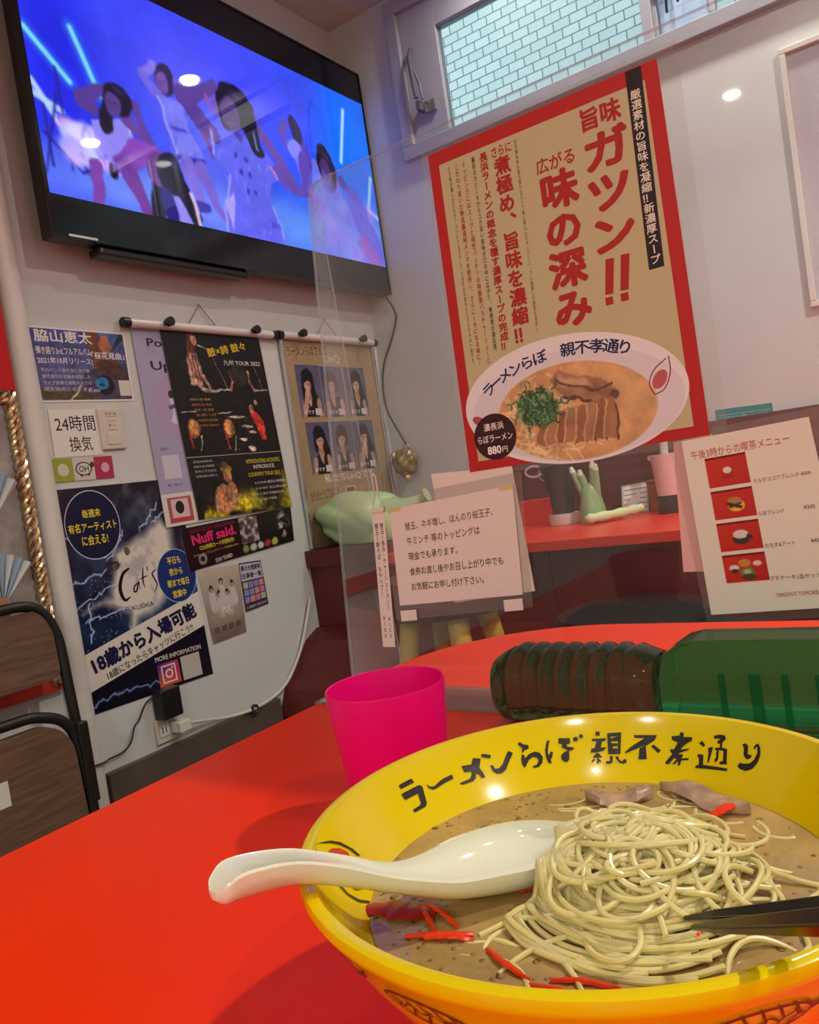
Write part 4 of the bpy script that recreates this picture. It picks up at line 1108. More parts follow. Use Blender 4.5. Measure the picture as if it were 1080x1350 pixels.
build('cloth', m_, M['red_cloth'], rc, smooth=True)
build('rod', MB().tube([(0.032, -1.98, 1.725), (0.032, -1.322, 1.725)], 0.008, 10), M['steel'], rc, smooth=True)
build('rod_bracket', MB().box((0, -1.345, 1.715), (0.04, -1.335, 1.735)), M['steel'], rc)
df = thing('display_frame', 'framed display board with a twisted gold rope edge beyond the pilaster', 'display', (0.01, -1.5, 0.9))
build('board', MB().box((0.001, -1.95, 0.62), (0.012, -1.336, 1.222)), mat('display_board', (0.34, 0.30, 0.26), 0.7, noise=(30, 0.3)), df)
rp = MB()
for ph in (0.0, 2.1, 4.2):
    rp.tube([(0.020 + 0.007 * math.cos(t * 62 + ph), -1.333 + 0.008 * math.sin(t * 62 + ph), 0.62 + 0.61 * t) for t in np.linspace(0, 1, 260)], 0.0062, 7)
build('rope_edge', rp, M['gold'], df, smooth=True)
rp = MB()
for ph in (0.0, 2.1, 4.2):
    rp.tube([(0.020 + 0.007 * math.cos(t * 62 + ph), -1.95 + 0.61 * t, 1.222 + 0.008 * math.sin(t * 62 + ph)) for t in np.linspace(0, 1, 260)], 0.0062, 7)
build('rope_edge', rp, M['gold'], df, smooth=True)
def fan(y, z, rad, a0, a1, label, n=22):
    t = thing('paper_fan', label, 'fan', (0.034, y, z), 'paper fans on the display board')
    mb = MB(); A = np.linspace(a0, a1, n + 1)
    for k in range(n):
        p0 = 0.030 + (0.010 if k % 2 else 0.0); p1 = 0.030 + (0.0 if k % 2 else 0.010)
        v = [(p0, y + 0.2 * rad * math.cos(A[k]), z + 0.2 * rad * math.sin(A[k])), (p1, y + 0.2 * rad * math.cos(A[k + 1]), z + 0.2 * rad * math.sin(A[k + 1]))]
        o_ = [(p1, y + rad * math.cos(A[k + 1]), z + rad * math.sin(A[k + 1])), (p0, y + rad * math.cos(A[k]), z + rad * math.sin(A[k]))]
        cc = tuple(lin((142, 166, 186))) if (k // 2) % 2 else tuple(lin((204, 206, 202)))
        mb.add(v + o_, [(0, 1, 2, 3)], cc)
        mb.add([(p[0] - 0.002, p[1], p[2]) for p in v + o_], [(3, 2, 1, 0)], cc)
    build('pleated_leaf', mb, M['print'], t)
    pv = build('pivot', MB().lathe([(0.004, -0.004), (0.022, -0.004), (0.022, 0.004), (0.004, 0.004)], 16, (0, 0), 0, True, True), M['gold'], t)
    pv.matrix_parent_inverse = Matrix(); pv.location = (0.0, 0, 0); pv.rotation_euler = (0, PI / 2, 0)
fan(-1.440, 0.945, 0.130, 0.85, 2.7, 'blue and white pleated paper fan, the upper one on the display board')
fan(-1.432, 0.800, 0.108, 0.75, 2.7, 'blue and white pleated paper fan, the lower one, just above the folding chair')

# ------------------------------------------------------------------ folded chair against the wall
ch = thing('folding_chair', 'folded chair with black tube frame and brown wood panels leaning on the wall', 'chair', (0.2, -1.6, 0))
def lean(y, z): return 0.125 - 0.06 * z
def tube_path(pts, n, off=0.0): return [(lean(p[0], p[1]) + off, p[0], p[1]) for p in smooth_path(pts, n)]
yr, yl, zt = -1.365, -1.80, 0.802
fp = [(yr, 0.012)] + [(yr, z) for z in (0.2, 0.4, 0.6, 0.70)] + [(yr - 0.006, 0.745), (yr - 0.024, 0.782), (yr - 0.058, 0.80)] + [(-1.5, zt), (-1.65, zt), (yl + 0.058, 0.80), (yl + 0.024, 0.782), (yl + 0.006, 0.745), (yl, 0.70)] + [(yl, z) for z in (0.6, 0.4, 0.2, 0.012)]
build('frame', MB().tube(tube_path(fp, 120, 0.02), 0.0105, 12), M['black_tube'], ch, smooth=True)
def panel(y0, y1, z0, z1, r, th, off, name, m):
    pts = rounded_rect(y0, y1, z0, z1, r, 8)
    mb = MB().prism(pts, lambda p: (lean(*p) + off, p[0], p[1]), lambda p: (lean(*p) + off + th, p[0], p[1]))
    return build(name, mb, m, ch, bevel=0.002)
panel(yl + 0.013, yr - 0.012, 0.648, 0.788, 0.02, 0.012, 0.014, 'backrest', M['chair_wood'])
st = panel(yl + 0.03, yr - 0.028, 0.13, 0.575, 0.07, 0.02, 0.03, 'seat', M['chair_wood'])
sp = [(yr - 0.010, 0.10), (yr - 0.012, 0.3), (yr - 0.016, 0.50), (yr - 0.035, 0.565), (yr - 0.085, 0.592), (-1.5, 0.597), (-1.62, 0.597), (yl + 0.085, 0.592), (yl + 0.035, 0.565), (yl + 0.016, 0.50), (yl + 0.012, 0.3), (yl + 0.010, 0.10)]
build('seat_rim', MB().tube(tube_path(sp, 90, 0.042), 0.0105, 12), M['black_tube'], ch, smooth=True)
for yy in (yr - 0.005, yl + 0.005): build('hinge', MB().box((lean(0, 0.45) + 0.015, yy - 0.016, 0.40), (lean(0, 0.45) + 0.055, yy + 0.006, 0.56)), M['black_tube'], ch, bevel=0.003)
for yy in (yr, yl): build('foot_cap', MB().lathe([(0.0135, 0.0), (0.0135, 0.03)], 14, (lean(0, 0) + 0.02, yy), 0.0, True, True), M['black_plastic'], ch)
sk = build('sticker', MB().box((lean(0, 0.5) + 0.0495, -1.60, 0.46), (lean(0, 0.5) + 0.0525, -1.532, 0.505)), M['white_plastic'], st)
# ------------------------------------------------------------------ ramen bowl
BX, BY, RZ = 1.472, -1.971, 0.803
BC = (BX, BY)
INNER = [(0.0, 0.1045), (0.004, 0.1030), (0.012, 0.0980), (0.020, 0.0925), (0.027, 0.0868), (0.036, 0.0780), (0.045, 0.0670), (0.056, 0.048), (0.064, 0.028), (0.0675, 0.002)]
OUTER = [(0.002, 0.003), (0.034, 0.003), (0.034, 0.0), (0.0385, 0.0), (0.0385, 0.007), (0.046, 0.011), (0.060, 0.019), (0.074, 0.030), (0.086, 0.043), (0.095, 0.056), (0.1015, 0.067), (0.1055, 0.0745), (0.1080, 0.0775), (0.1092, 0.0800), (0.1085, 0.0826), (0.1068, 0.0834)]
def r_in(d): return float(np.interp(d, [p[0] for p in INNER], [p[1] for p in INNER]))
def r_out(z): return float(np.interp(z, [p[1] for p in OUTER[3:]], [p[0] for p in OUTER[3:]]))
bowl = thing('ramen_bowl', 'yellow ramen bowl with black brush lettering inside, holding noodles in broth', 'bowl', (BX, BY, TZ))
pr = [(r, z + TZ) for r, z in OUTER] + [(r, RZ - d) for d, r in INNER]
build('body', MB().lathe(pr, 128, BC, 0, True, True), M['yellow'], bowl, smooth=True)

def split_tri(a, b, c, L, out):
    e = [math.dist(a, b), math.dist(b, c), math.dist(c, a)]
    m = max(e)
    if m <= L: out.append((a, b, c)); return
    i = e.index(m)
    if i == 0: k = ((a[0] + b[0]) / 2, (a[1] + b[1]) / 2); split_tri(a, k, c, L, out); split_tri(k, b, c, L, out)
    elif i == 1: k = ((b[0] + c[0]) / 2, (b[1] + c[1]) / 2); split_tri(a, b, k, L, out); split_tri(a, k, c, L, out)
    else: k = ((c[0] + a[0]) / 2, (c[1] + a[1]) / 2); split_tri(a, b, k, L, out); split_tri(k, b, c, L, out)
def inner_pt(th, d, off=0.0004):
    r = r_in(d) - off * 0.87
    return (BX + r * math.cos(th), BY + r * math.sin(th), RZ - d + off * 0.5)
def inner_print(polys, mb):
    for q in polys:
        P = [(math.radians(t) * 0.098, d / 1000.0) for t, d in q]
        tri = tessellate_polygon([[Vector((p[0], p[1], 0)) for p in P]])
        out = []
        for t in tri: split_tri(P[t[0]], P[t[1]], P[t[2]], 0.0025, out)
        for t in out: mb.add([inner_pt(p[0] / 0.098, p[1]) for p in t], [(0, 1, 2)])
    return mb
# brush characters round the inner wall: (degrees round the bowl, mm below the rim)
LETTERS = [[(171.74,7.9),(166.96,7.9),(166.68,9.7),(171.63,9.6)],[(172.41,11.3),(165.6,11.4),(164.86,12.4),(166.23,18.7),(167.15,19.6),(171.66,19.5),(171.75,18.3),(168.64,18.2),(167.99,17.5),(167.32,14.0),(172.29,13.9)],[(163.36,12.3),(162.59,13.8),(161.37,14.3),(157.99,13.0),(154.47,12.7),(154.58,14.4),(157.78,14.7),(161.2,15.4),(162.45,15.1),(163.25,14.0)],[(150.67,10.9),(147.57,11.5),(146.54,9.2),(144.28,10.3),(145.63,13.7),(145.09,16.0),(144.94,17.8),(146.05,17.8),(146.55,16.1),(147.27,15.3),(147.82,17.0),(149.08,17.9),(152.79,17.8),(153.4,16.9),(149.75,16.6),(148.72,15.4),(148.45,14.1),(150.56,13.5)],[(143.58,8.5),(141.07,9.9),(141.43,11.3),(143.92,9.8)],[(142.26,13.9),(141.4,14.2),(141.18,15.7),(140.02,16.0),(138.39,14.6),(136.26,10.8),(135.57,10.1),(134.46,11.3),(136.37,14.4),(138.06,17.2),(139.57,18.1),(141.19,17.7),(142.1,16.2)],[(132.51,8.1),(131.79,7.4),(130.85,8.7),(129.51,9.3),(129.62,10.8),(130.98,11.1),(131.45,12.0),(131.83,11.7),(131.49,10.1)],[(132.09,12.6),(131.37,13.0),(131.49,14.4),(130.0,13.0),(128.15,12.4),(126.81,13.1),(126.1,15.1),(126.61,17.2),(127.93,18.7),(129.48,18.8),(129.98,18.2),(128.34,17.6),(127.62,16.2),(127.96,14.8),(129.1,14.4),(130.45,15.3),(131.88,17.7),(132.37,17.9),(132.72,16.7),(132.69,14.7)],[(123.98,8.8),(123.2,8.8),(123.88,11.1),(124.44,13.8),(124.16,14.9),(123.63,13.4),(122.88,13.7),(123.35,15.5),(124.01,16.7),(123.89,18.0),(124.54,18.2),(125.0,17.3),(125.24,15.3),(125.09,12.5)],[(120.62,8.4),(117.37,8.9),(117.56,11.2),(118.61,11.3),(118.58,12.2),(116.54,13.0),(116.91,13.7),(118.19,14.1),(118.48,17.3),(119.2,18.4),(120.21,18.1),(120.87,16.9),(120.74,15.5),(119.71,14.3),(118.5,13.9),(119.53,12.9),(120.18,12.4),(119.87,11.0),(120.89,10.7)],[(116.59,9.4),(116.18,8.7),(115.53,8.6),(115.1,9.3),(115.33,10.3),(116.01,10.6),(116.53,10.2)],[(114.82,8.4),(114.48,7.7),(113.92,7.7),(113.55,8.5),(113.85,9.3),(114.49,9.4)],[(110.0,7.1),(108.84,7.2),(108.95,8.9),(110.12,8.8)],[(111.35,10.0),(107.28,10.0),(107.51,11.1),(108.48,11.4),(108.98,13.6),(107.36,13.8),(108.23,15.0),(110.33,15.6),(111.99,15.5),(111.79,14.0),(110.73,13.8),(110.49,12.9),(110.0,11.1),(111.19,11.0)],[(110.35,15.8),(109.75,15.9),(108.88,17.5),(109.15,17.9),(109.78,17.4),(109.98,20.0),(110.48,20.0),(110.28,17.5),(111.49,17.8),(111.5,17.3)],[(112.23,19.1),(111.27,18.1),(110.92,18.4),(111.75,19.3)],[(109.67,18.2),(109.14,19.4),(109.64,19.5),(109.96,18.7)],[(106.86,8.0),(102.89,7.8),(103.45,16.5),(104.19,16.6),(103.9,9.4),(105.94,9.5),(105.97,10.3),(103.93,10.4),(103.96,11.4),(105.87,11.4),(105.9,12.2),(104.13,12.3),(104.18,13.5),(105.48,13.4),(105.54,14.3),(104.21,14.3),(104.31,16.6),(106.98,16.5)],[(106.52,17.2),(105.68,17.3),(105.93,19.9),(106.95,20.3),(107.89,20.1),(107.76,19.2),(106.65,19.3)],[(104.96,17.5),(104.05,17.5),(103.91,18.7),(103.07,19.5),(102.42,18.5),(101.69,18.8),(101.85,20.0),(102.86,20.4),(103.84,20.0),(104.75,18.6)],[(99.57,9.0),(93.05,8.8),(93.77,11.0),(96.22,13.3),(96.43,12.9),(98.46,14.3),(101.87,16.2),(102.29,16.0),(100.37,13.7),(96.54,10.2),(99.23,10.2)],[(97.94,14.3),(96.2,12.9),(95.82,18.5),(98.26,18.6)],[(94.69,13.4),(93.95,12.6),(91.84,14.8),(92.59,16.0)],[(89.04,8.9),(86.89,8.4),(86.73,7.0),(85.74,7.2),(85.81,8.8),(83.36,8.6),(83.43,10.0),(84.45,10.9),(85.71,12.6),(86.37,13.9),(84.01,13.1),(84.11,13.7),(86.28,15.0),(87.04,15.6),(85.51,15.6),(85.61,16.6),(86.12,17.2),(83.78,16.7),(83.76,17.5),(85.78,17.9),(86.22,20.1),(86.79,19.9),(86.74,18.4),(87.83,19.7),(88.37,19.6),(87.2,17.7),(87.98,17.3),(89.41,19.9),(90.4,19.8),(90.46,19.2),(88.58,15.8),(89.28,14.8),(89.18,14.0),(88.15,14.0),(87.3,11.3),(88.95,10.4)],[(81.39,10.7),(80.6,9.5),(79.62,10.9),(79.89,11.9)],[(81.41,14.8),(79.76,14.7),(79.47,18.5),(72.28,18.2),(72.29,19.2),(81.61,20.1),(81.52,19.1),(80.7,18.7),(80.86,16.2),(81.31,15.9)],[(78.69,11.8),(77.33,11.3),(77.53,13.3),(77.96,17.6),(78.36,17.2),(78.38,14.2)],[(77.57,7.0),(75.95,6.2),(74.6,6.2),(74.19,7.6),(75.03,9.1),(74.87,11.0),(73.4,11.2),(72.95,15.5),(72.63,16.7),(74.77,17.3),(74.95,16.4),(73.96,15.8),(74.32,12.2),(75.68,12.1),(75.53,13.8),(75.42,15.4),(75.93,17.0),(76.46,16.0),(76.05,14.8),(76.31,13.4),(76.08,12.4),(76.73,12.4),(76.71,11.5),(75.5,11.1),(75.57,9.8),(76.36,9.6),(76.46,9.1),(75.59,7.7),(77.33,8.1)],[(69.5,8.3),(68.54,7.7),(67.82,8.5),(67.51,11.6),(66.98,11.6),(66.51,11.3),(66.28,12.3),(67.07,13.3),(67.75,13.3),(68.6,12.1),(68.79,9.9)],[(66.28,8.8),(65.88,7.2),(65.24,6.8),(64.43,8.2),(63.99,10.6),(64.21,13.6),(65.16,16.1),(66.95,17.6),(68.71,17.4),(69.62,16.6),(69.16,15.2),(67.98,15.2),(66.36,14.5),(65.37,12.9),(64.91,10.2),(65.27,8.1),(65.65,8.2),(65.83,9.3)]]
build('lettering', inner_print(LETTERS, MB()), M['ink'], bowl)
SYM_BLACK = [[(213.6, 0.6), (210.5, 2.2), (204.9, 6.2), (201.89, 9.6), (199.72, 14.2), (198.86, 17.9), (199.93, 17.1), (200.84, 13.5), (202.77, 9.9), (205.53, 6.6), (211.3, 1.6)],
             [(217.5, 0.8), (213.29, 2.1), (213.5, 3.4), (214.15, 2.6)],
             [(216.6, 13.2), (215.64, 14.3), (215.98, 18.5), (214.26, 23.0), (211.09, 26.6), (211.93, 26.8), (215.3, 23.1), (216.93, 18.1)]]
SYM_RED = [[(208.81, 7.1), (206.78, 7.9), (203.96, 10.3), (202.29, 13.2), (203.0, 17.5), (206.0, 21.5), (208.6, 23.5), (211.5, 21.5), (212.6, 17.0), (211.8, 11.0)]]
build('eye_outline', inner_print(SYM_BLACK, MB()), M['ink'], bowl)
build('eye_spot', inner_print(SYM_RED, MB()), M['red_ink'], bowl)
# printed fish shapes round the outside
def outer_pt(th, z, off=0.0004):
    r = r_out(z) + off
    return (BX + r * math.cos(th), BY + r * math.sin(th), TZ + z - off * 0.4)
fm = MB()
def ribbon(pts, w, mb):
    P = np.asarray(pts); n = len(P)
    T = np.gradient(P, axis=0); T /= np.linalg.norm(T, axis=1)[:, None] + 1e-12
    N = np.stack([-T[:, 1], T[:, 0]], 1)
    vs, fs = [], []
    for i in range(n):
        for sg in (-1, 1):
            q = P[i] + N[i] * sg * w / 2
            vs.append(outer_pt(q[0] / 0.095, q[1]))
        if i: fs.append((2 * i - 2, 2 * i - 1, 2 * i + 1, 2 * i))
    mb.add(vs, fs)
for k in range(14):
    t0 = 2 * PI * k / 14 + 0.13
    cx, cz = t0 * 0.095, 0.0660
    a_, b_ = 0.0145, 0.0052
    tl = 0.10 if k % 2 else -0.06
    def E(u, v): return (cx + u * math.cos(tl) - v * math.sin(tl), cz + u * math.sin(tl) + v * math.cos(tl))
    ribbon([E(a_ * math.cos(t), b_ * math.sin(t)) for t in np.linspace(0, 2 * PI, 28)], 0.0011, fm)
    for i in range(5):
        u = -0.010 + 0.005 * i; h = b_ * math.sqrt(max(0, 1 - (u / a_) ** 2))
        ribbon([E(u - 0.0015, -h), E(u + 0.001, 0), E(u - 0.0015, h)], 0.0008, fm)
    ribbon([E(u, 0.0014 * math.sin(u * 900)) for u in np.linspace(-0.012, 0.013, 14)], 0.0008, fm)
    ribbon([E(a_, 0), E(a_ + 0.004, 0.001), E(a_ + 0.0075, 0.0025)], 0.0022, fm)
build('printed_fish_pattern', fm, M['brown_ink'], bowl)

# ------------------------------------------------------------------ broth, noodles and toppings
SZ = 0.776
soup = MB()
rs = r_in(RZ - SZ) - 0.0004
rg = [[(BX + r * math.cos(2 * PI * k / 96), BY + r * math.sin(2 * PI * k / 96), SZ) for k in range(96)] for r in (rs, rs * 0.8, rs * 0.55, rs * 0.3, 0.004)]
low = [[(BX + r * math.cos(2 * PI * k / 96), BY + r * math.sin(2 * PI * k / 96), z) for k in range(96)] for r, z in ((0.022, RZ - 0.061), (0.0467, RZ - 0.0555), (0.0655, RZ - 0.0445), (0.0765, RZ - 0.0355))]
br = tag(build('pork_broth', MB().rings(low + rg, True, True), M['soup'], smooth=True), 'cloudy light-brown pork broth filling the yellow bowl', 'soup', None, 'stuff')

r_ = np.random.RandomState(21)
nm = MB()
NR = 0.00104
MC = np.array([0.020, -0.006])              # middle of the noodle mound, from the bowl's axis
def mound(x, y):
    d2 = ((x - MC[0]) / 0.044) ** 2 + ((y - MC[1]) / 0.040) ** 2
    return SZ + 0.0165 * math.exp(-d2 * 1.35) - 0.0016
def strand(pts, n=60, lift=0.0, r=NR):
    P = smooth_path(pts, n)
    q = []
    for i, (x, y, h) in enumerate(P):
        t_ = ((x + 0.043) * 0.0355 + (y + 0.040) * 0.0485) / (0.0355 ** 2 + 0.0485 ** 2)      # keep clear of the spoon's scoop
        if -0.2 < t_ < 1.2:
            e_ = (x + 0.043) * 0.8069 - (y + 0.040) * 0.5906
            need = 0.0212 * math.sqrt(max(0.0, 1 - (max(0.0, t_ - 0.30) / 0.50) ** 2))
            if -0.024 < e_ < need: x += (need - e_) * 0.8069; y -= (need - e_) * 0.5906; e_ = need
            if t_ > 0.5 and -0.023 < e_ < 0.023: h += max(0.0, 0.7930 - mound(x, y) - h)
        rr_ = math.hypot(x, y)
        if rr_ > rs - 0.008: x *= (rs - 0.008) / rr_; y *= (rs - 0.008) / rr_
        q.append((BX + x, BY + y, mound(x, y) + h + lift))
    q = np.array(q)
    for _ in range(3):
        q[1:-1] = (q[:-2] + 2 * q[1:-1] + q[2:]) / 4
    nm.tube(q, r, 7)
# long bundles sweeping round the spoon side and the near side of the mound
for k in range(44):
    b_ = k % 4                                               # four loose bundles
    rad = (0.030, 0.0385, 0.045, 0.024)[b_] + r_.normal(0, 0.0017)
    a0 = math.radians((95, 110, 130, 60)[b_] + r_.uniform(-25, 25)); a1 = math.radians((330, 300, 285, 360)[b_] + r_.uniform(-30, 45))
    ox, oy = r_.normal(0, 0.0016, 2); ph, wv = r_.uniform(0, 6), r_.uniform(0.02, 0.10)
    pts = []
    for t in np.linspace(0, 1, 12):
        a = a0 + (a1 - a0) * t
        rr_ = rad * (1 + wv * math.sin(4 * t + ph)) * (1 - 0.10 * t * (k % 3 == 0))
        pts.append((MC[0] + ox + 1.05 * rr_ * math.cos(a), MC[1] + oy + 0.98 * rr_ * math.sin(a), r_.uniform(-0.0006, 0.0014) + 0.0013 * (k % 5 == 0)))
    strand(pts, 80)
# coils heaped over the top
for k in range(88):
    u_ = k / 88.0
    cx = MC[0] + r_.normal(0.001, 0.015 - 0.005 * u_); cy = MC[1] + r_.normal(0.006, 0.015 - 0.004 * u_)
    r0 = r_.uniform(0.007, 0.023); a0 = r_.uniform(0, 2 * PI); turn = r_.uniform(2.8, 8.5) * (1 if r_.rand() < .6 else -1)
    el = r_.uniform(0.45, 1.0); ro = r_.uniform(0, PI); pts = []; tx, ty = r_.normal(0, 0.12, 2); dx, dy = r_.normal(0, 0.006, 2)
    for t in np.linspace(0, 1, 14):
        a = a0 + turn * t; u = r0 * (1 - 0.25 * t) * math.cos(a); v = el * r0 * math.sin(a)
        X, Y = u * math.cos(ro) - v * math.sin(ro), u * math.sin(ro) + v * math.cos(ro)
        pts.append((cx + X + dx * t, cy + Y + dy * t, 0.0004 + 0.0080 * u_ + tx * X + ty * Y + 0.0013 * math.sin(2.3 * t * PI + k)))
    strand(pts, 70)
# a few tall loose loops
for k in range(30):
    if k < 11:
        cx, cy, r0, a0, turn, h = ((0.000, 0.018, 0.013, 0.6, 7.2, 0.009), (0.002, 0.020, 0.0125, 0.9, 6.6, 0.0105), (-0.002, 0.016, 0.0135, 2.0, 6.0, 0.0095), (0.030, 0.016, 0.017, 0.3, 6.4, 0.008), (0.022, 0.002, 0.019, 2.6, 5.6, 0.010), (0.012, 0.002, 0.016, 1.2, 6.2, 0.0105), (0.036, 0.004, 0.014, 4.2, 5.4, 0.007), (-0.018, 0.040, 0.006, 1.0, 6.8, 0.004), (0.024, 0.020, 0.020, 3.4, 4.6, 0.010), (0.044, -0.010, 0.013, 0.5, 4.4, 0.005), (0.040, -0.016, 0.014, 0.8, 4.8, 0.005))[k]
    else:
        cx, cy = MC[0] + r_.normal(0, 0.016), MC[1] + 0.006 + r_.normal(0, 0.014)
        r0, a0, turn, h = r_.uniform(0.010, 0.022), r_.uniform(0, 6.3), r_.uniform(4.0, 7.5), r_.uniform(0.006, 0.0105)
    e_ = r_.uniform(0.6, 1.0); ro = r_.uniform(0, PI)
    pts = []
    for t in np.linspace(0, 1, 14):
        X, Y = r0 * math.cos(a0 + turn * t), e_ * r0 * math.sin(a0 + turn * t)
        pts.append((cx + X * math.cos(ro) - Y * math.sin(ro), cy + X * math.sin(ro) + Y * math.cos(ro), (h + 0.0025 * math.sin(3 * t * PI)) * (0.15 + 0.85 * math.sin(PI * min(1, 0.06 + t)) ** 0.5)))
    strand(pts, 70)
# strays half sunk in the broth
for k in range(52):
    a = r_.uniform(-0.6, 1.9) if k < 28 else (r_.uniform(3.9, 4.8) if k < 38 else r_.uniform(1.5, 2.35))
    d = r_.uniform(0.040, 0.072) if k < 38 else r_.uniform(0.058, 0.076); x, y = d * math.cos(a) + 0.008, d * math.sin(a)
    b = r_.uniform(0, 2 * PI); L = r_.uniform(0.02, 0.05); cv = r_.uniform(-1.6, 1.6); pts = []
    for t in np.linspace(-0.5, 0.5, 8):
        bb = b + cv * t
        pts.append((x + L * t * math.cos(bb), y + L * t * math.sin(bb), 0.0012 - 0.0035 * abs(t) * 2 * (k % 2) - 0.0004))
    strand(pts, 34, r=NR * 0.92)
tag(build('noodles', nm, M['noodle'], smooth=True), 'tangled heap of thin pale-yellow noodles rising out of the broth', 'noodles', None, 'stuff')

# oil beads floating on the broth
M['oil'] = clear_mat('oil_bead', (0.99, 0.97, 0.92), 0.0, (0.8, 0.7, 0.5), 1.0)
ob = MB()
for k in range(360):
    a = r_.uniform(0, 2 * PI); d = rs * math.sqrt(r_.uniform(0.05, 0.985))
    if k % 2: a = r_.uniform(1.6, 5.3); d = rs * r_.uniform(0.70, 0.99)
    x, y = BX + d * math.cos(a), BY + d * math.sin(a)
    q = r_.uniform(0.0003, 0.0010) if k % 9 else r_.uniform(0.001, 0.0017)
    ob.lathe([(q, 0.0), (q * 0.93, q * 0.10), (q * 0.7, q * 0.2), (q * 0.35, q * 0.26), (0.0001, q * 0.28)], 12, (x, y), SZ + 0.00005)
tag(build('oil_droplets', ob, M['oil'], smooth=True), 'small beads of oil floating on the broth surface', 'oil', None, 'stuff')

def ginger(pts, w, label, group, m='ginger', h=0.0008):
    P = smooth_path([(BX + x, BY + y, (mound(x, y) if 'noodle' in label else SZ) + z) for x, y, z in pts], 16)
    mb = MB()
    T = np.gradient(P, axis=0); T /= np.linalg.norm(T, axis=1)[:, None]
    rg = []
    for i in range(16):
        n_ = np.array([-T[i][1], T[i][0], 0.0]); n_ /= np.linalg.norm(n_) + 1e-9
        ww = w * (0.55 + 0.45 * math.sin(PI * (i + 0.6) / 16)) * (1 + 0.2 * math.sin(i * 1.7))
        rg.append([P[i] + n_ * ww * 0.5 * c_ + np.array([0, 0, 1]) * h * s_ for c_, s_ in ((1, 0), (0.5, 0.9), (-0.5, 0.9), (-1, 0), (-0.5, -0.9), (0.5, -0.9))])
    return tag(build('pickled_ginger', mb.rings(rg), M[m], smooth=True), label, 'pickled ginger', group)
g1, g2 = 'ginger shreds below the spoon', 'ginger shreds by the near rim'
L1 = 'bright red pickled ginger shred floating below the white spoon handle'
for pts, w in (((( -0.0535, -0.0415, 0.001), (-0.045, -0.048, 0.0015), (-0.0366, -0.0557, 0.001)), 0.0022), (((-0.0507, -0.0400, 0.001), (-0.041, -0.044, 0.0018), (-0.0325, -0.0485, 0.001)), 0.0022), (((-0.047, -0.060, 0.001), (-0.036, -0.0560, 0.0018), (-0.025, -0.0500, 0.0008)), 0.0026), (((-0.0400, -0.0585, 0.001), (-0.032, -0.0555, 0.0016), (-0.0235, -0.0525, 0.0005)), 0.0024)):
    ginger(pts, w, L1, g1)
L2 = 'red pickled ginger shred in the broth by the near yellow rim'
for pts, w in ((((-0.0165, -0.0555, 0.0005), (-0.0072, -0.0610, 0.0014), (0.003, -0.0645, 0.0004)), 0.0026), (((0.0095, -0.0625, 0.0004), (0.018, -0.0600, 0.001), (0.030, -0.0580, 0.0002)), 0.0024), (((0.004, -0.0660, 0.0), (0.012, -0.0665, 0.001), (0.022, -0.0645, 0.0002)), 0.0022)):
    ginger(pts, w, L2, g2)
ginger(((0.029, 0.0535, 0.0026), (0.0335, 0.0600, 0.004), (0.0365, 0.0660, 0.0026)), 0.0042, 'red pickled ginger piece lying beside the pork slice at the far side', None, h=0.0016)
ginger(((-0.0225, -0.0205, 0.001), (-0.0165, -0.0145, 0.0016), (-0.0100, -0.0085, 0.001)), 0.0050, 'red pickled ginger tucked under the scoop of the white spoon', None, h=0.0012)
ginger(((0.0455, -0.0330, 0.001), (0.048, -0.0300, 0.0025), (0.051, -0.0285, 0.001)), 0.0026, 'tiny red pickled ginger shred on the noodles beside the chopstick tips', None)
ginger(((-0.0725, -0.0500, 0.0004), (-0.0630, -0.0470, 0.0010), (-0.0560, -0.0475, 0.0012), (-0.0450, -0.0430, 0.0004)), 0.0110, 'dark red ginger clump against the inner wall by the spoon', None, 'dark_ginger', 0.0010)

def pork(cx, cy, L, w, rot, label, seed):
    r2 = np.random.RandomState(seed); mb = MB(); n = 14; rg = []
    for i in range(n):
        t = i / (n - 1) - 0.5
        ww = w * (1 - (2 * abs(t)) ** 3) * (1 + 0.18 * r2.uniform(-1, 1)) + 0.001
        off = 0.002 * math.sin(t * 5 + seed); z = SZ + 0.0018 + 0.0012 * math.sin(t * 9 + seed)
        row = []
        for c_, s_ in ((1, 0), (0.6, 1), (0.0, 1.25), (-0.6, 1), (-1, 0), (-0.6, -1), (0, -1.2), (0.6, -1)):
            u = t * L; v = off + ww * 0.5 * c_
            row.append((BX + cx + u * math.cos(rot) - v * math.sin(rot), BY + cy + u * math.sin(rot) + v * math.cos(rot), z + 0.0022 * s_ * (1 + 0.25 * r2.uniform(-1, 1))))
        rg.append(row)
    tag(build('pork_slice', mb.rings(rg), M['pork'], smooth=True), label, 'pork slice')
pork(0.021, 0.0730, 0.046, 0.013, -0.33, 'long pinkish-brown pork slice at the far side of the broth', 3)
pork(-0.014, 0.0640, 0.030, 0.014, 0.35, 'short crumpled pork slice behind the noodles, below the lettering', 5)

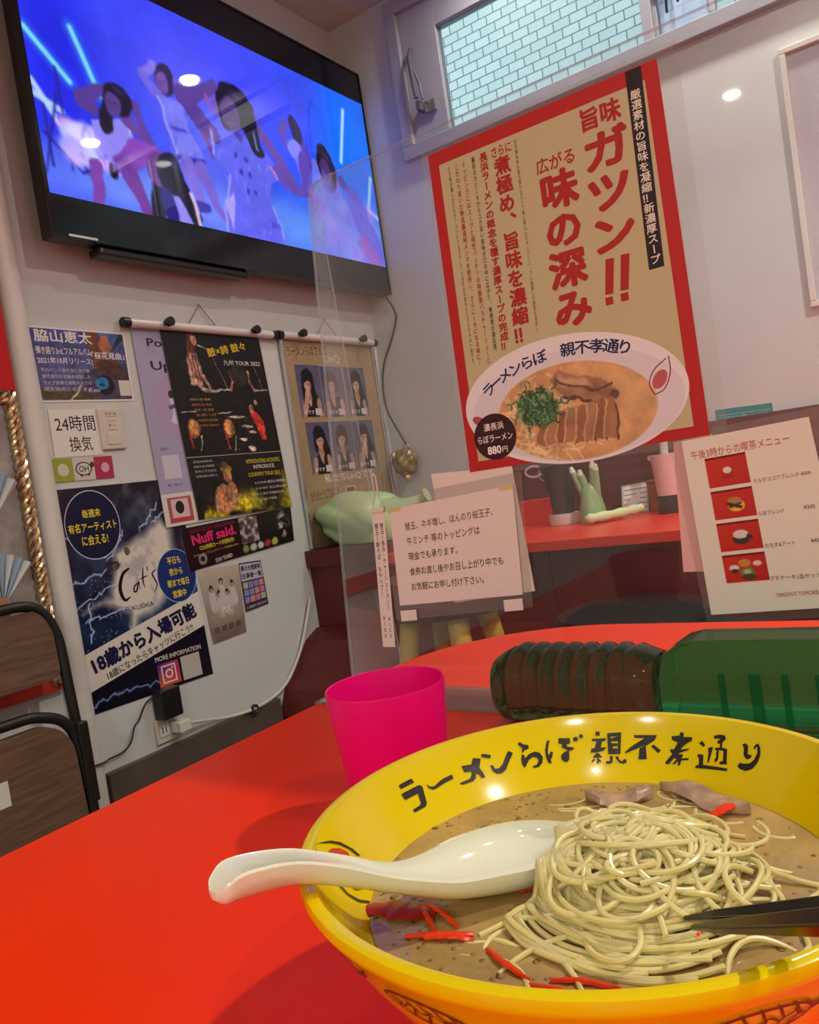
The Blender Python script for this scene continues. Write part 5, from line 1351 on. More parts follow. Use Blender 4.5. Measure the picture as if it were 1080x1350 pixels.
# ------------------------------------------------------------------ spoon
sp_ctl = [(-0.0741, -0.1158, 0.8172), (-0.0735, -0.1130, 0.8195), (-0.0715, -0.1065, 0.8215), (-0.0660, -0.0890, 0.8170), (-0.0585, -0.0730, 0.8085), (-0.0500, -0.0570, 0.7985), (-0.0430, -0.0400, 0.7920), (-0.0340, -0.0190, 0.7895), (-0.0215, -0.0035, 0.7890), (-0.0075, 0.0085, 0.7900)]
sp_w = [0.0020, 0.0062, 0.0080, 0.0078, 0.0072, 0.0085, 0.0150, 0.0205, 0.0185, 0.0030]
sp_d = [0.0022, 0.0070, 0.0098, 0.0092, 0.0086, 0.0078, 0.0100, 0.0130, 0.0120, 0.0040]
sp_c = [0.0002, 0.0004, 0.0008, 0.0010, 0.0018, 0.0044, 0.0078, 0.0108, 0.0098, 0.0018]
N_ = 46
SPN = smooth_path(sp_ctl, N_); tt = np.linspace(0, len(sp_w) - 1, N_)
def spl(a): return smooth_path([(v, 0, 0) for v in a], N_)[:, 0]
SW, SD, SCC = np.maximum(spl(sp_w), 0.0012), spl(sp_d), np.maximum(spl(sp_c), 0.0002)
TT = np.gradient(SPN, axis=0); TT[:, 2] *= 0.3; TT /= np.linalg.norm(TT, axis=1)[:, None]
rg = []
for i in range(N_):
    n_ = np.array([-TT[i][1], TT[i][0], 0]); n_ /= np.linalg.norm(n_)
    up = np.array([0, 0, 1.0]); row = []
    K = 14
    for k in range(K + 1):                                   # under side
        a = PI * k / K
        row.append(SPN[i] + n_ * SW[i] * math.cos(a) - up * SD[i] * math.sin(a) ** 0.8)
    for k in range(K + 1):                                   # hollow
        a = PI * (K - k) / K
        row.append(SPN[i] + n_ * (SW[i] * 0.88) * math.cos(a) + up * (0.0007 - SCC[i] * math.sin(a) ** 0.9))
    rg.append([p + np.array([BX, BY, 0]) for p in rg_] if False else [p + np.array([BX, BY, 0]) for p in row])
tag(build('soup_spoon', MB().rings(rg), M['white_ceramic'], smooth=True), 'white ceramic soup spoon propped on the rim of the yellow bowl', 'spoon')

# ------------------------------------------------------------------ chopsticks
def chopstick(a, b, r0, r1, label):
    A, B = np.array(a), np.array(b)
    P = [A + (B - A) * t for t in np.linspace(0, 1, 12)]
    R = [r0 + (r1 - r0) * t for t in np.linspace(0, 1, 12)]
    R[0] *= 0.6
    o = build('chopstick', MB().tube(P, R, 4), M['black_lacquer'], bevel=0.0006)
    return tag(o, label, 'chopstick', 'black chopsticks')
chopstick((1.5173, -2.0096, 0.7900), (1.6561, -2.1046, 0.8783), 0.0017, 0.0062, 'black chopstick with its tip in the noodles, the one nearer the bowl centre')
chopstick((1.5214, -2.0158, 0.7915), (1.6425, -2.1282, 0.8838), 0.0017, 0.0062, 'black chopstick with its tip in the noodles, the one nearer the near rim')

# ------------------------------------------------------------------ cup
cup = MB().lathe([(0.0, 0.0), (0.0295, 0.0), (0.0310, 0.002), (0.0392, 0.084), (0.0389, 0.0855), (0.0380, 0.0850), (0.0297, 0.004), (0.0, 0.0035)], 64, (1.279, -1.838), TZ)
tag(build('plastic_cup', cup, M['cup'], smooth=True), 'empty magenta plastic tumbler behind the yellow bowl', 'cup')

# ------------------------------------------------------------------ green bottle lying on the table
bt = thing('green_bottle', 'green plastic bottle lying on its side with a ribbed end and faceted body', 'bottle', (1.45, -1.655, TZ))
secs = [(1.2590, 0.010, 0.010), (1.2595, 0.018, 0.018), (1.2625, 0.0245, 0.0245), (1.268, 0.0280, 0.0280), (1.275, 0.0295, 0.0295)]
x = 1.278
while x < 1.374:
    for dx, d in ((0, -0.0014), (0.002, 0.0), (0.005, 0.0012), (0.009, 0.0012), (0.012, 0.0)): secs.append((x + dx, 0.0298 + d, 0.0298 + d))
    x += 0.0142
secs += [(x, 0.0295, 0.0295), (x + 0.006, 0.0305, 0.0305), (x + 0.016, 0.0285, 0.0285), (x + 0.022, 0.0268, 0.0275), (x + 0.028, 0.0285, 0.030), (x + 0.042, 0.0330, 0.034), (x + 0.052, 0.0342, 0.0355), (x + 0.150, 0.0345, 0.036), (x + 0.20, 0.0345, 0.036), (x + 0.225, 0.030, 0.031), (x + 0.245, 0.018, 0.018), (x + 0.255, 0.0135, 0.0135), (x + 0.285, 0.0130, 0.0130)]
def bsec(xx, hz, hy, inset, n=48):
    row = []
    body = 0.5 + 0.5 * math.tanh((xx - (x + 0.03)) / 0.008)
    body *= 0.5 - 0.5 * math.tanh((xx - (x + 0.215)) / 0.01)
    e = 0.78 * (1 - body) + 0.42 * body
    zc = TZ + 0.0012 + max(hz, 0.028)
    for k in range(n):
        a = 2 * PI * k / n
        c_, s_ = math.cos(a), math.sin(a)
        row.append((xx, -1.655 + (hy - inset) * math.copysign(abs(c_) ** e, c_), zc + (hz - inset) * math.copysign(abs(s_) ** e, s_)))
    return row
k_ = [q[0] for q in secs].index(x + 0.022)
def chamfer(xx, hz, hy):
    zc = TZ + 0.0012 + max(hz, 0.028); c_ = 0.52
    P8 = [(hy, -hz * c_), (hy, hz * c_), (hy * c_, hz), (-hy * c_, hz), (-hy, hz * c_), (-hy, -hz * c_), (-hy * c_, -hz), (hy * c_, -hz)]
    return [(xx, -1.655 + p[0], zc + p[1]) for p in P8]
build('ribbed_end', MB().rings([bsec(*q, 0.0) for q in secs[:k_ + 1]]), M['bottle'], bt, smooth=True)
fb_ = build('faceted_body', MB().rings([chamfer(*q) for q in secs[k_ + 1:]]), M['bottle_body'], bt, bevel=0.0015)
for k, xx in enumerate((x + 0.072, x + 0.092, x + 0.112, x + 0.132, x + 0.160)):
    build('moulded_rib', MB().box((xx, -1.6935, TZ + 0.012 + 0.004 * (k % 2)), (xx + (0.004, 0.007)[k % 2], -1.6905, TZ + 0.052)), M['bottle_body'], fb_, bevel=0.001)
build('cap', MB().tube([(x + 0.272, -1.655, TZ + 0.0292), (x + 0.292, -1.655, TZ + 0.0292)], 0.0155, 28), M['white_plastic'], bt, smooth=True)

# ------------------------------------------------------------------ clear acrylic partition and what hangs on it
AY = -1.58
ac = thing('acrylic_partition', 'clear acrylic screen standing across the table behind the cup and bottle', 'screen', (1.5, AY, TZ))
ap = [(1.029, 0.7225), (1.061, 1.115), (1.071, 1.235), (1.075, 1.246), (1.084, 1.2515), (2.10, 1.2515), (2.10, 0.7225)]
sh = MB()
for yy in (AY, AY + 0.003): sh.add([(p[0], yy, p[1]) for p in ap], [tuple(range(len(ap)))])
build('sheet', sh, M['clear'], ac)
def edge_strip(pts, w=0.0022):
    mb = MB()
    for (a, b), (c_, d) in zip(pts[:-1], pts[1:]):
        L = math.hypot(c_ - a, d - b); nx_, nz_ = -(d - b) / L * w / 2, (c_ - a) / L * w / 2
        mb.add([(a - nx_, AY - 0.0003, b - nz_), (c_ - nx_, AY - 0.0003, d - nz_), (c_ + nx_, AY - 0.0003, d + nz_), (a + nx_, AY - 0.0003, b + nz_), (a - nx_, AY + 0.0033, b - nz_), (c_ - nx_, AY + 0.0033, d - nz_), (c_ + nx_, AY + 0.0033, d + nz_), (a + nx_, AY + 0.0033, b + nz_)],
               [(0, 1, 2, 3), (7, 6, 5, 4), (0, 4, 5, 1), (1, 5, 6, 2), (2, 6, 7, 3), (3, 7, 4, 0)])
    return mb
M['edge_glow'] = clear_mat('acrylic_cut_edge', (0.97, 0.98, 0.98), 0.22, (0.66, 0.80, 0.86), 0.10)
M['wing'] = clear_mat('thin_clear_wing', (0.99, 0.99, 0.99), 0.004, (0.8, 0.8, 0.8), 0.10)
build('cut_edge', edge_strip(ap[:6], 0.0010), M['edge_glow'], ac)
wg = [(AY + 0.004, 0.7225), (AY + 0.09, 0.7225), (AY + 0.012, 1.235), (AY + 0.004, 1.235)]
def wx(z): return 1.029 + (z - 0.7225) * 0.0815
build('side_wing', MB().prism(wg, lambda p: (wx(p[1]) + 0.001, p[0], p[1]), lambda p: (wx(p[1]) + 0.0035, p[0], p[1])), M['wing'], ac)
build('wing_edge', MB().tube([(wx(0.7225) + 0.002, AY + 0.09, 0.7235), (wx(1.235) + 0.002, AY + 0.012, 1.235)], 0.0009, 6), M['edge_glow'], ac)
build('foot', MB().box((1.035, AY - 0.07, TZ + 0.0002), (2.10, AY, TZ + 0.0024)), M['clear'], ac)

def A(q, k=0): return [(a, AY - 0.0012 - 0.0012 * k, b) for a, b in q]
# big ramen poster
GOLDP = (200, 188, 142)
RED = (176, 40, 34)
s = Sheet('ramen_poster', A([(1.2215, 1.2285), (1.4365, 1.2285), (1.4385, 0.9325), (1.2165, 0.9310)]), NY,
          'gold and red poster with a large bowl of ramen, fixed on the clear screen', 'poster', M['paper'], lift=0.000012)
s.rect(0, 0, 1, 1, (188, 38, 34)); s.rect(0.048, 0.030, 0.948, 0.958, GOLDP)
s.poly([(0.881, 0.998), (0.941, 0.998), (0.925, 0.468), (0.868, 0.468)], (44, 28, 32))
s.vtext('厳選素材の旨味を凝縮‼新濃厚スープ', 0.908, 0.945, 0.478, 0.040, (240, 230, 210), 0.025, 0.896)
s.text('旨味', 0.690, 0.885, 0.848, 0.948, RED, 0.055)
s.vtext('ガツン', 0.775, 0.878, 0.535, 0.185, RED, 0.065, 0.752)
for u in (0.712, 0.772):
    s.poly([(u, 0.530), (u + 0.034, 0.528), (u + 0.012, 0.432), (u - 0.020, 0.434)], RED); s.rect(u - 0.022, 0.404, u + 0.008, 0.426, RED)
s.text('広がる', 0.484, 0.818, 0.648, 0.862, RED, 0.03)
s.vtext('味の深み', 0.568, 0.815, 0.365, 0.160, RED, 0.07, 0.555)
s.vtext('化学調味料を極力使わないで丁寧に煮込んだサッパリスープに厳選した野菜を追加し、', 0.412, 0.943, 0.370, 0.013, (70, 40, 26), 0.0, 0.396)
s.text('さらに', 0.300, 0.915, 0.392, 0.945, RED, 0.03)
s.vtext('煮極め、旨味を濃縮‼', 0.343, 0.912, 0.356, 0.076, RED, 0.055, 0.328)
s.vtext('長浜ラーメンの概念を覆す濃厚スープの完成‼', 0.262, 0.943, 0.350, 0.040, RED, 0.05, 0.246)
s.vtext('最初のひとくちからコク深い旨味が口の中に広がり、新感覚の満足感、', 0.214, 0.942, 0.341, 0.017, (60, 34, 22), 0.01, 0.198)
s.vtext('トッピングにはスープと相性バッチリの特製豚バラチャーシューと', 0.167, 0.941, 0.323, 0.019, RED, 0.015, 0.160)
s.vtext('こだわり抜いた熟成醤油味メンマを使用し、さらにくせになる味に!', 0.132, 0.941, 0.320, 0.019, RED, 0.015, 0.116)
s.vtext('ただ味が濃いだけのラーメンにうんざりしているそんなあなたにオススメの一品です。', 0.095, 0.943, 0.320, 0.013, (60, 34, 22), 0.0, 0.086)
BR = -0.07                                                   # slight tilt of the pictured bowl
s.disc(0.487, 0.167, 0.468, 0.188, (240, 230, 228), 72, BR)
s.disc(0.497, 0.150, 0.440, 0.160, (228, 218, 220), 72, BR)
c = Canvas(0.150, 0.085, 200, warp=(0.007, 0.012, 8))
gx, gy = np.meshgrid((np.arange(c.rgb.shape[1]) + 0.5) / c.rgb.shape[1] * 0.150, (np.arange(c.rgb.shape[0]) + 0.5) / c.rgb.shape[0] * 0.085)
c.grad((0, 0), (0.15, 0.085), (214, 156, 98), (222, 172, 116))
n = c.noise(0.02, 71); c.mix(np.clip(n - 0.45, 0, 1) * 2.5, (196, 132, 74), 0.4)
r2 = np.random.RandomState(17)
for k in range(60):
    p = np.array([r2.uniform(0.01, 0.075), r2.uniform(0.005, 0.060)]); a = r2.uniform(0, 6.3); q = p
    for j in range(5):
        a += r2.uniform(-0.5, 0.5); q2 = q + 0.006 * np.array([math.cos(a), math.sin(a)]); c.cap(q, q2, 0.0008, 0.0008, (236, 204, 152), a=0.8); q = q2
# draped slice behind, fanned slices in front, chopped greens
c.poly([(0.054, 0.070), (0.062, 0.078), (0.085, 0.070), (0.104, 0.066), (0.118, 0.056), (0.116, 0.048), (0.104, 0.046), (0.086, 0.052), (0.066, 0.058)], (168, 118, 84), soft=0.002)
c.poly([(0.062, 0.074), (0.085, 0.068), (0.094, 0.060), (0.078, 0.062), (0.062, 0.066)], (200, 154, 116), soft=0.003)
c.poly([(0.094, 0.062), (0.116, 0.056), (0.112, 0.051), (0.098, 0.053)], (150, 98, 66), soft=0.002)
c.cap((0.060, 0.070), (0.094, 0.057), 0.0012, 0.001, (112, 70, 46)); c.cap((0.094, 0.057), (0.112, 0.062), 0.001, 0.001, (112, 70, 46)); c.cap((0.066, 0.057), (0.104, 0.045), 0.0014, 0.0012, (104, 62, 40)); c.ell(0.114, 0.053, 0.004, 0.004, (110, 68, 44), soft=0.002)
for k in range(8):
    x0 = 0.036 + k * 0.0092; y0 = 0.0355 + 0.0012 * k
    c.poly([(x0, 0.014 + 0.0008 * k), (x0 + 0.004, y0 + 0.006), (x0 + 0.012, y0 + 0.008), (x0 + 0.015, y0 - 0.002), (x0 + 0.011, 0.013 + 0.0004 * k)], ((158, 104, 66), (176, 124, 82), (146, 92, 56), (170, 116, 76))[k % 4], soft=0.0015)
    c.cap((x0 + 0.001, 0.016), (x0 + 0.005, y0 + 0.005), 0.0009, 0.0009, (206, 158, 112)); c.cap((x0 + 0.012, 0.015), (x0 + 0.014, y0), 0.0011, 0.0008, (98, 58, 36)); c.cap((x0 + 0.003, 0.015), (x0 + 0.010, 0.0145), 0.0008, 0.0008, (220, 176, 130))
c.ell(0.041, 0.049, 0.019, 0.014, (58, 92, 50), soft=0.006)
for k in range(300):
    x, y = 0.041 + r2.normal(0, 0.0085), 0.050 + r2.normal(0, 0.0062); a = r2.uniform(0, 6.3); q = np.array([x, y])
    for j in range(3): q2 = q + 0.0026 * np.array([math.cos(a + j * 0.7), math.sin(a + j * 0.7)]); c.cap(q, q2, 0.0007, 0.0006, ((48, 86, 44), (78, 116, 66), (128, 158, 104), (38, 68, 38))[k % 4]); q = q2
c.grain(0.012, 0.16, 6)
c.X, c.Y = gx, gy
d_ = np.hypot((c.X - 0.075) / 0.0745, (c.Y - 0.0425) / 0.042)
ex = np.clip((d_ - 1.0) * 40 + 0.5, 0, 1); c.mix(ex, (228, 218, 220))
# picture trimmed to the soup's ellipse
ny, nx, _ = c.rgb.shape
mbp = MB(); s.layer += 1
keep = d_ < 1.02
def PU(i, j):
    X = (i / nx - 0.5) * 0.146; Y = (j / ny - 0.5) * 0.086
    return s.at(0.502 + (X * math.cos(BR) - Y * math.sin(BR)) / s.W, 0.130 + (X * math.sin(BR) + Y * math.cos(BR)) / s.H)
mbp.v = [tuple(PU(i, j)) for j in range(ny + 1) for i in range(nx + 1)]
L_ = lin(np.clip(c.rgb, 0, 255))
for j in range(ny):
    for i in range(nx):
        if keep[j, i]:
            mbp.f.append((j * (nx + 1) + i, j * (nx + 1) + i + 1, (j + 1) * (nx + 1) + i + 1, (j + 1) * (nx + 1) + i)); mbp.c.append(tuple(L_[j, i]))
build('picture', mbp, M['gloss_print'], s.root)
# lettering round the pictured bowl's far rim
NAVY = (34, 34, 84)
chs = 'ラーメンらぼ 親不孝通り'
s.layer += 1
for k, ch_ in enumerate(chs):
    if ch_ == ' ': continue
    a = math.radians(146 - k * 8.5)
    cu = 0.487 + 0.415 * math.cos(a); cv = 0.160 + 0.150 * math.sin(a)
    g = glyph(ch_, 0.035); rot = (a - PI / 2) * 0.62
    v = (g[0] - np.array([0.5, 0.37, 0])) * np.array([0.0145, 0.0125, 1])
    s._put((v, g[1]), lambda p: s.at(cu + (p[0] * math.cos(rot) - p[1] * math.sin(rot)) / s.W, cv + (p[0] * math.sin(rot) + p[1] * math.cos(rot)) / s.H), NAVY)
s.disc(0.852, 0.172, 0.038, 0.018, (196, 96, 96), 24, 0.95); s.stroke([(0.885, 0.225), (0.835, 0.20), (0.812, 0.165), (0.825, 0.135)], 0.0010, (150, 60, 66)); s.stroke([(0.895, 0.230), (0.893, 0.185), (0.865, 0.145), (0.825, 0.133)], 0.0010, (150, 60, 66))
s.disc(0.075, 0.155, 0.03, 0.013, (176, 84, 88), 20, -0.5)
s.disc(0.143, 0.098, 0.100, 0.0715, (60, 26, 28), 48)
CR = (236, 224, 210)
s.text('濃長浜', 0.095, 0.118, 0.190, 0.142, CR, 0.03); s.text('らぼラーメン', 0.060, 0.082, 0.226, 0.106, CR, 0.03); s.text('880', 0.100, 0.044, 0.165, 0.070, (250, 246, 240), 0.05); s.text('円', 0.170, 0.046, 0.195, 0.064, CR, 0.02)
s.done()
# poster's clear sleeve
tag(build('poster_sleeve', MB().box((1.214, AY - 0.0008, 0.926), (1.452, AY - 0.0002, 1.236)), M['pouch']), 'clear plastic sleeve showing along the edges of the ramen poster', 'sleeve')

# topping notice in its pouch, a second sheet showing behind
s = Sheet('backing_sheet', A([(1.172, 0.935), (1.261, 0.931), (1.266, 0.814), (1.177, 0.806)], -0.4), NY, 'blank pinkish-white sheet sticking out behind the topping notice', 'paper', M['pinkish_paper']); s.done()
s = Sheet('topping_notice', A([(1.1165, 0.9055), (1.2600, 0.9140), (1.2540, 0.8115), (1.1115, 0.8055)], 1.2), NY,
          'laminated white notice with five printed lines about toppings, on the clear screen', 'notice', M['pinkish_paper'], material=M['pinkish_paper'])
DK = (74, 50, 50)
for t, v, u1 in (('替玉、ネギ増し、ほんのり桜玉子、', 0.755, 0.835), ('牛ミンチ 等のトッピングは', 0.605, 0.725), ('現金でも承ります。', 0.450, 0.535), ('食券お渡し後やお召し上がり中でも', 0.295, 0.88), ('お気軽にお申し付け下さい。', 0.140, 0.720)):
    s.text(t, 0.122, v, u1, v + 0.082, DK, 0.012)
s.rect(0.0, 0.965, 0.10, 1.0, (226, 190, 120)); s.rect(0.90, 0.965, 1.0, 1.0, (226, 190, 120))
s.done()
tag(build('notice_pouch', MB().prism([(1.107, 0.917), (1.270, 0.925), (1.262, 0.799), (1.103, 0.790)], lambda p: (p[0], AY - 0.0017, p[1]), lambda p: (p[0], AY - 0.0021, p[1])), M['pouch']), 'clear pouch holding the topping notice', 'pouch')
for q, lb in (([(1.111, 0.800), (1.131, 0.801), (1.1305, 0.790), (1.1105, 0.789)], 'small pinkish tape tab below the notice, on the side of the price strip'), ([(1.233, 0.807), (1.253, 0.808), (1.2525, 0.797), (1.2325, 0.796)], 'small pinkish tape tab below the notice, on the side of the ramen poster')):
    s = Sheet('tape_tab', A(q, 1.6), NY, lb, 'tape', M['pinkish_paper'], 'tape tabs under the topping notice', thick=0.0003); s.done()
# narrow price strip on a white wire clip
s = Sheet('price_strip', A([(1.0935, 0.9075), (1.1095, 0.9075), (1.0970, 0.7620), (1.0810, 0.7620)], 1.0), NY, 'narrow vertical paper strip with extra-noodle prices hanging beside the notice', 'price strip', M['pinkish_paper'], material=M['pinkish_paper'])
s.vtext('替玉(長浜・チャーシューメン) ￥150', 0.72, 0.90, 0.06, 0.30, (50, 34, 34), 0.015); s.vtext('替玉(豚そば・もやハブ)   ￥100', 0.30, 0.90, 0.06, 0.30, (50, 34, 34), 0.015)
s.done()
cl = MB()
for sg in (-1, 1): cl.tube([(1.1025 + sg * 0.0075, AY - 0.004, 0.906), (1.1035 + sg * 0.0028, AY - 0.004, 0.921), (1.1045 + sg * 0.0022, AY - 0.005, 0.931), (1.105 + sg * 0.0022, AY - 0.006, 0.941)], 0.0009, 6)
cl.tube([(1.1028, AY - 0.006, 0.941), (1.105, AY - 0.006, 0.9440), (1.1072, AY - 0.006, 0.941)], 0.0009, 6).box((1.0945, AY - 0.0045, 0.904), (1.1095, AY - 0.0005, 0.909))
tag(build('wire_clip', cl, M['white_plastic'], smooth=True), 'white wire clip gripping the top of the narrow price strip', 'clip')

# afternoon tea menu
s = Sheet('menu_backing_sheet', A([(1.409, 0.931), (1.440, 0.933), (1.448, 0.823), (1.403, 0.824)], -0.4), NY, 'pink-tinted sheet showing at the side behind the drinks menu', 'paper', M['pinkish_paper'], material=M['pink_paper']); s.done()
s = Sheet('drinks_menu', A([(1.4160, 0.9305), (1.5100, 0.9350), (1.5215, 0.7920), (1.4210, 0.7880)], 1.0), NY, 'cream drinks menu with four little red photos, hanging on the clear screen', 'menu', M['cream_paper'], material=M['cream_paper'])
s.text('午後3時からの喫茶メニュー', 0.06, 0.885, 0.83, 0.935, (196, 84, 60), 0.01)
for k, (v0, v1) in enumerate(((0.712, 0.880), (0.531, 0.692), (0.350, 0.511), (0.173, 0.330))):
    c = Canvas(0.031, 0.024, 40, (196, 40, 26)); c.grad((0, 0.024), (0.031, 0), (206, 46, 28), (186, 34, 26))
    if k == 0: c.ell(0.0155, 0.0125, 0.0032, 0.0026, (236, 220, 214)); c.ell(0.0155, 0.0072, 0.003, 0.0008, (120, 20, 18), soft=0.002)
    elif k == 1: c.ell(0.0175, 0.0100, 0.0062, 0.0048, (240, 186, 70)); c.ell(0.0165, 0.0145, 0.005, 0.0028, (180, 132, 70)); c.cap((0.012, 0.0120), (0.0205, 0.0085), 0.0014, 0.0012, (60, 40, 24)); c.cap((0.013, 0.0095), (0.021, 0.0118), 0.0011, 0.0008, (70, 48, 28))
    elif k == 2: c.ell(0.0165, 0.0092, 0.0062, 0.0042, (52, 46, 40)); c.ell(0.0165, 0.0132, 0.0056, 0.0036, (226, 216, 200)); c.cap((0.022, 0.0115), (0.0235, 0.010), 0.0014, 0.0014, (52, 46, 40))
    else:
        c.ell(0.0075, 0.0125, 0.0036, 0.0026, (226, 220, 210)); c.ell(0.0075, 0.0098, 0.003, 0.0018, (60, 50, 44)); c.ell(0.0155, 0.0160, 0.0045, 0.0034, (206, 140, 60)); c.ell(0.0245, 0.0150, 0.0032, 0.0022, (230, 206, 196)); c.ell(0.0165, 0.0075, 0.0052, 0.0048, (110, 128, 72)); c.ell(0.0165, 0.0085, 0.0028, 0.0022, (180, 190, 140)); c.ell(0.017, 0.004, 0.005, 0.0025, (70, 60, 34))
    s.picture(c, 0.163, v0, 0.488, v1)
    s.rect(0.163, v1 - 0.012, 0.488, v1, (120, 24, 20))
BN = (92, 64, 50)
s.text('ミルクココアブレンド ¥350', 0.51, 0.705, 0.93, 0.728, BN); s.text('らぼブレンド', 0.50, 0.525, 0.69, 0.550, BN); s.text('¥300', 0.83, 0.528, 0.91, 0.550, BN)
s.text('カカオ&アート', 0.50, 0.348, 0.72, 0.372, BN); s.text('¥400', 0.83, 0.350, 0.91, 0.372, BN); s.text('プチケーキ1品セット¥600', 0.49, 0.165, 0.93, 0.192, BN); s.text('TAKEOUT TOMORROW OK', 0.51, 0.076, 0.93, 0.098, (190, 100, 70), 0.01)
s.done()
tag(build('menu_pouch', MB().prism([(1.405, 0.936), (1.533, 0.942), (1.545, 0.786), (1.4165, 0.780)], lambda p: (p[0], AY - 0.0010, p[1]), lambda p: (p[0], AY - 0.0014, p[1])), M['pouch']), 'clear pouch behind the cream drinks menu', 'pouch')

# ------------------------------------------------------------------ counter along the back wall
ct = thing('back_counter', 'dark maroon counter with a bright red top along the back wall', 'counter', (1.8, -0.28, 0))
build('countertop', MB().box((0.3005, -0.548, 0.716), (XR - 0.001, -0.001, 0.740)), M['counter_red'], ct, bevel=0.002)
build('front_panel', MB().box((0.001, -0.50, 0.0), (XR - 0.001, -0.485, 0.716)), M['maroon'], ct)
build('end_cover', MB().box((0.001, -0.515, 0.716), (0.30, -0.001, 0.766)), M['maroon'], ct, bevel=0.002)
for xx in np.arange(0.45, 3.6, 0.30): build('batten', MB().box((xx, -0.506, 0.0), (xx + 0.02, -0.50, 0.716)), M['maroon'], ct)
pf = [(-0.509, 0.0), (-0.509, 0.54), (-0.565, 0.515), (-0.68, 0.405), (-0.712, 0.34), (-0.718, 0.0)]
tag(build('wall_bench', MB().prism(pf, lambda p: (0.0, p[0], p[1]), lambda p: (0.80, p[0], p[1])), M['maroon']), 'maroon bench with a sloping front at the foot of the back counter', 'bench')

# menu board leaning behind the counter top
bd = thing('menu_board', 'dark red-brown board with faint chalk writing behind the counter top', 'board', (1.0, -0.015, 0.74))
build('panel', MB().box((0.36, -0.018, 0.7405), (2.6, -0.001, 0.962)), M['board_wood'], bd)
s = Sheet('board_print', [(0.36, -0.0182, 0.962), (2.6, -0.0182, 0.962), (2.6, -0.0182, 0.7405), (0.36, -0.0182, 0.7405)], NY, '', '', M['board_wood'], parent=bd, thick=0.0002, material=M['board_wood'])
GR = (168, 120, 112)
for k in range(4):
    s.text(('本日のおすすめ 生ビール ハイボール レモンサワー', '高菜ごはん 明太子ごはん 替玉 半替玉 味玉', '餃子 唐揚げ おつまみチャーシュー キムチ', 'ソフトドリンク コーラ 烏龍茶 オレンジ')[k], 0.17, 0.80 - 0.15 * k, 0.42, 0.845 - 0.15 * k, (128, 72, 66))
for (u, v) in ((0.235, 0.66), (0.262, 0.63), (0.295, 0.66), (0.252, 0.45), (0.28, 0.80), (0.315, 0.80), (0.335, 0.58)): s.disc(u, v, 0.0035, 0.035, (196, 160, 156), 12)
for k in range(3): s.rect(0.0, 0.30 + 0.22 * k, 1.0, 0.306 + 0.22 * k, (120, 50, 46))
s.ring(0.075, 0.70, 0.014, 0.09, 0.007, (206, 190, 188)); s.ring(0.100, 0.64, 0.02, 0.12, 0.004, (180, 150, 148))
s.done()
# teal sticker on the wall above the board, and the white framed board
s = Sheet('teal_sticker', [(1.072, -0.0005, 0.990), (1.213, -0.0005, 0.985), (1.213, -0.0005, 0.942), (1.070, -0.0005, 0.945)], NY, 'teal and white strip sticker on the wall above the dark board', 'sticker', M['paper'])
s.rect(0, 0, 1, 0.2, (200, 190, 176)); s.rect(0.0, 0.2, 1, 1, (70, 140, 140)); s.text('ご協力お願いします', 0.08, 0.30, 0.92, 0.55, (170, 206, 204)); s.rect(0.03, 0.62, 0.97, 0.66, (150, 190, 190)); s.done()
wbd = thing('framed_board', 'blank pale board in a thin white frame on the back wall', 'board', (1.7, 0, 1.5))
fb = MB(); frame_boxes(fb, 1.331, 2.05, 1.20, 1.826, 0.014, -0.018, -0.001)
build('frame', fb, M['white_trim'], wbd, bevel=0.002)
build('panel', MB().box((1.345, -0.008, 1.214), (2.036, -0.001, 1.812)), mat('pale_lavender_board', (0.50, 0.47, 0.52), 0.25, spec=0.6), wbd)

# ------------------------------------------------------------------ things on the counter
CZ = 0.7405
uh = thing('utensil_holder', 'dark glass holder with a white base on the counter', 'holder', (0.67, -0.18, CZ))
build('base', MB().lathe([(0.0, 0), (0.041, 0), (0.043, 0.006), (0.043, 0.030), (0.0, 0.030)], 32, (0.672, -0.165), CZ), M['white_plastic'], uh, smooth=True)
build('glass', MB().lathe([(0.030, 0.0305), (0.034, 0.09), (0.052, 0.175), (0.049, 0.175), (0.031, 0.09), (0.027, 0.034)], 32, (0.672, -0.165), CZ), M['grey_glass'], uh, smooth=True)
for k in range(5):
    a = k * 1.3
    tag(build('serving_utensil', MB().tube([(0.672 + 0.012 * math.cos(a), -0.165 + 0.012 * math.sin(a), CZ + 0.035), (0.672 + 0.036 * math.cos(a), -0.165 + 0.036 * math.sin(a), CZ + 0.20 + 0.01 * (k % 2))], 0.006, 8), M['black_plastic'], smooth=True), 'dark utensil standing in the white-based glass holder', 'utensil', 'utensils in the glass holder')
fg = MB()
fig = [(0.0, 0), (0.034, 0.0), (0.037, 0.012), (0.034, 0.04), (0.028, 0.07), (0.025, 0.09), (0.016, 0.105), (0.0, 0.108)]
gf_ = thing('green_figurine', 'green glazed hand-shaped figurine with pale raised fingers on the counter', 'figurine', (0.775, -0.2, CZ))
fg.lathe(fig, 28, (0.772, -0.20), CZ)
build('body', fg, M['cactus'], gf_, smooth=True)
M['pale_glaze'] = mat('pale_glaze', (0.62, 0.66, 0.48), 0.3)
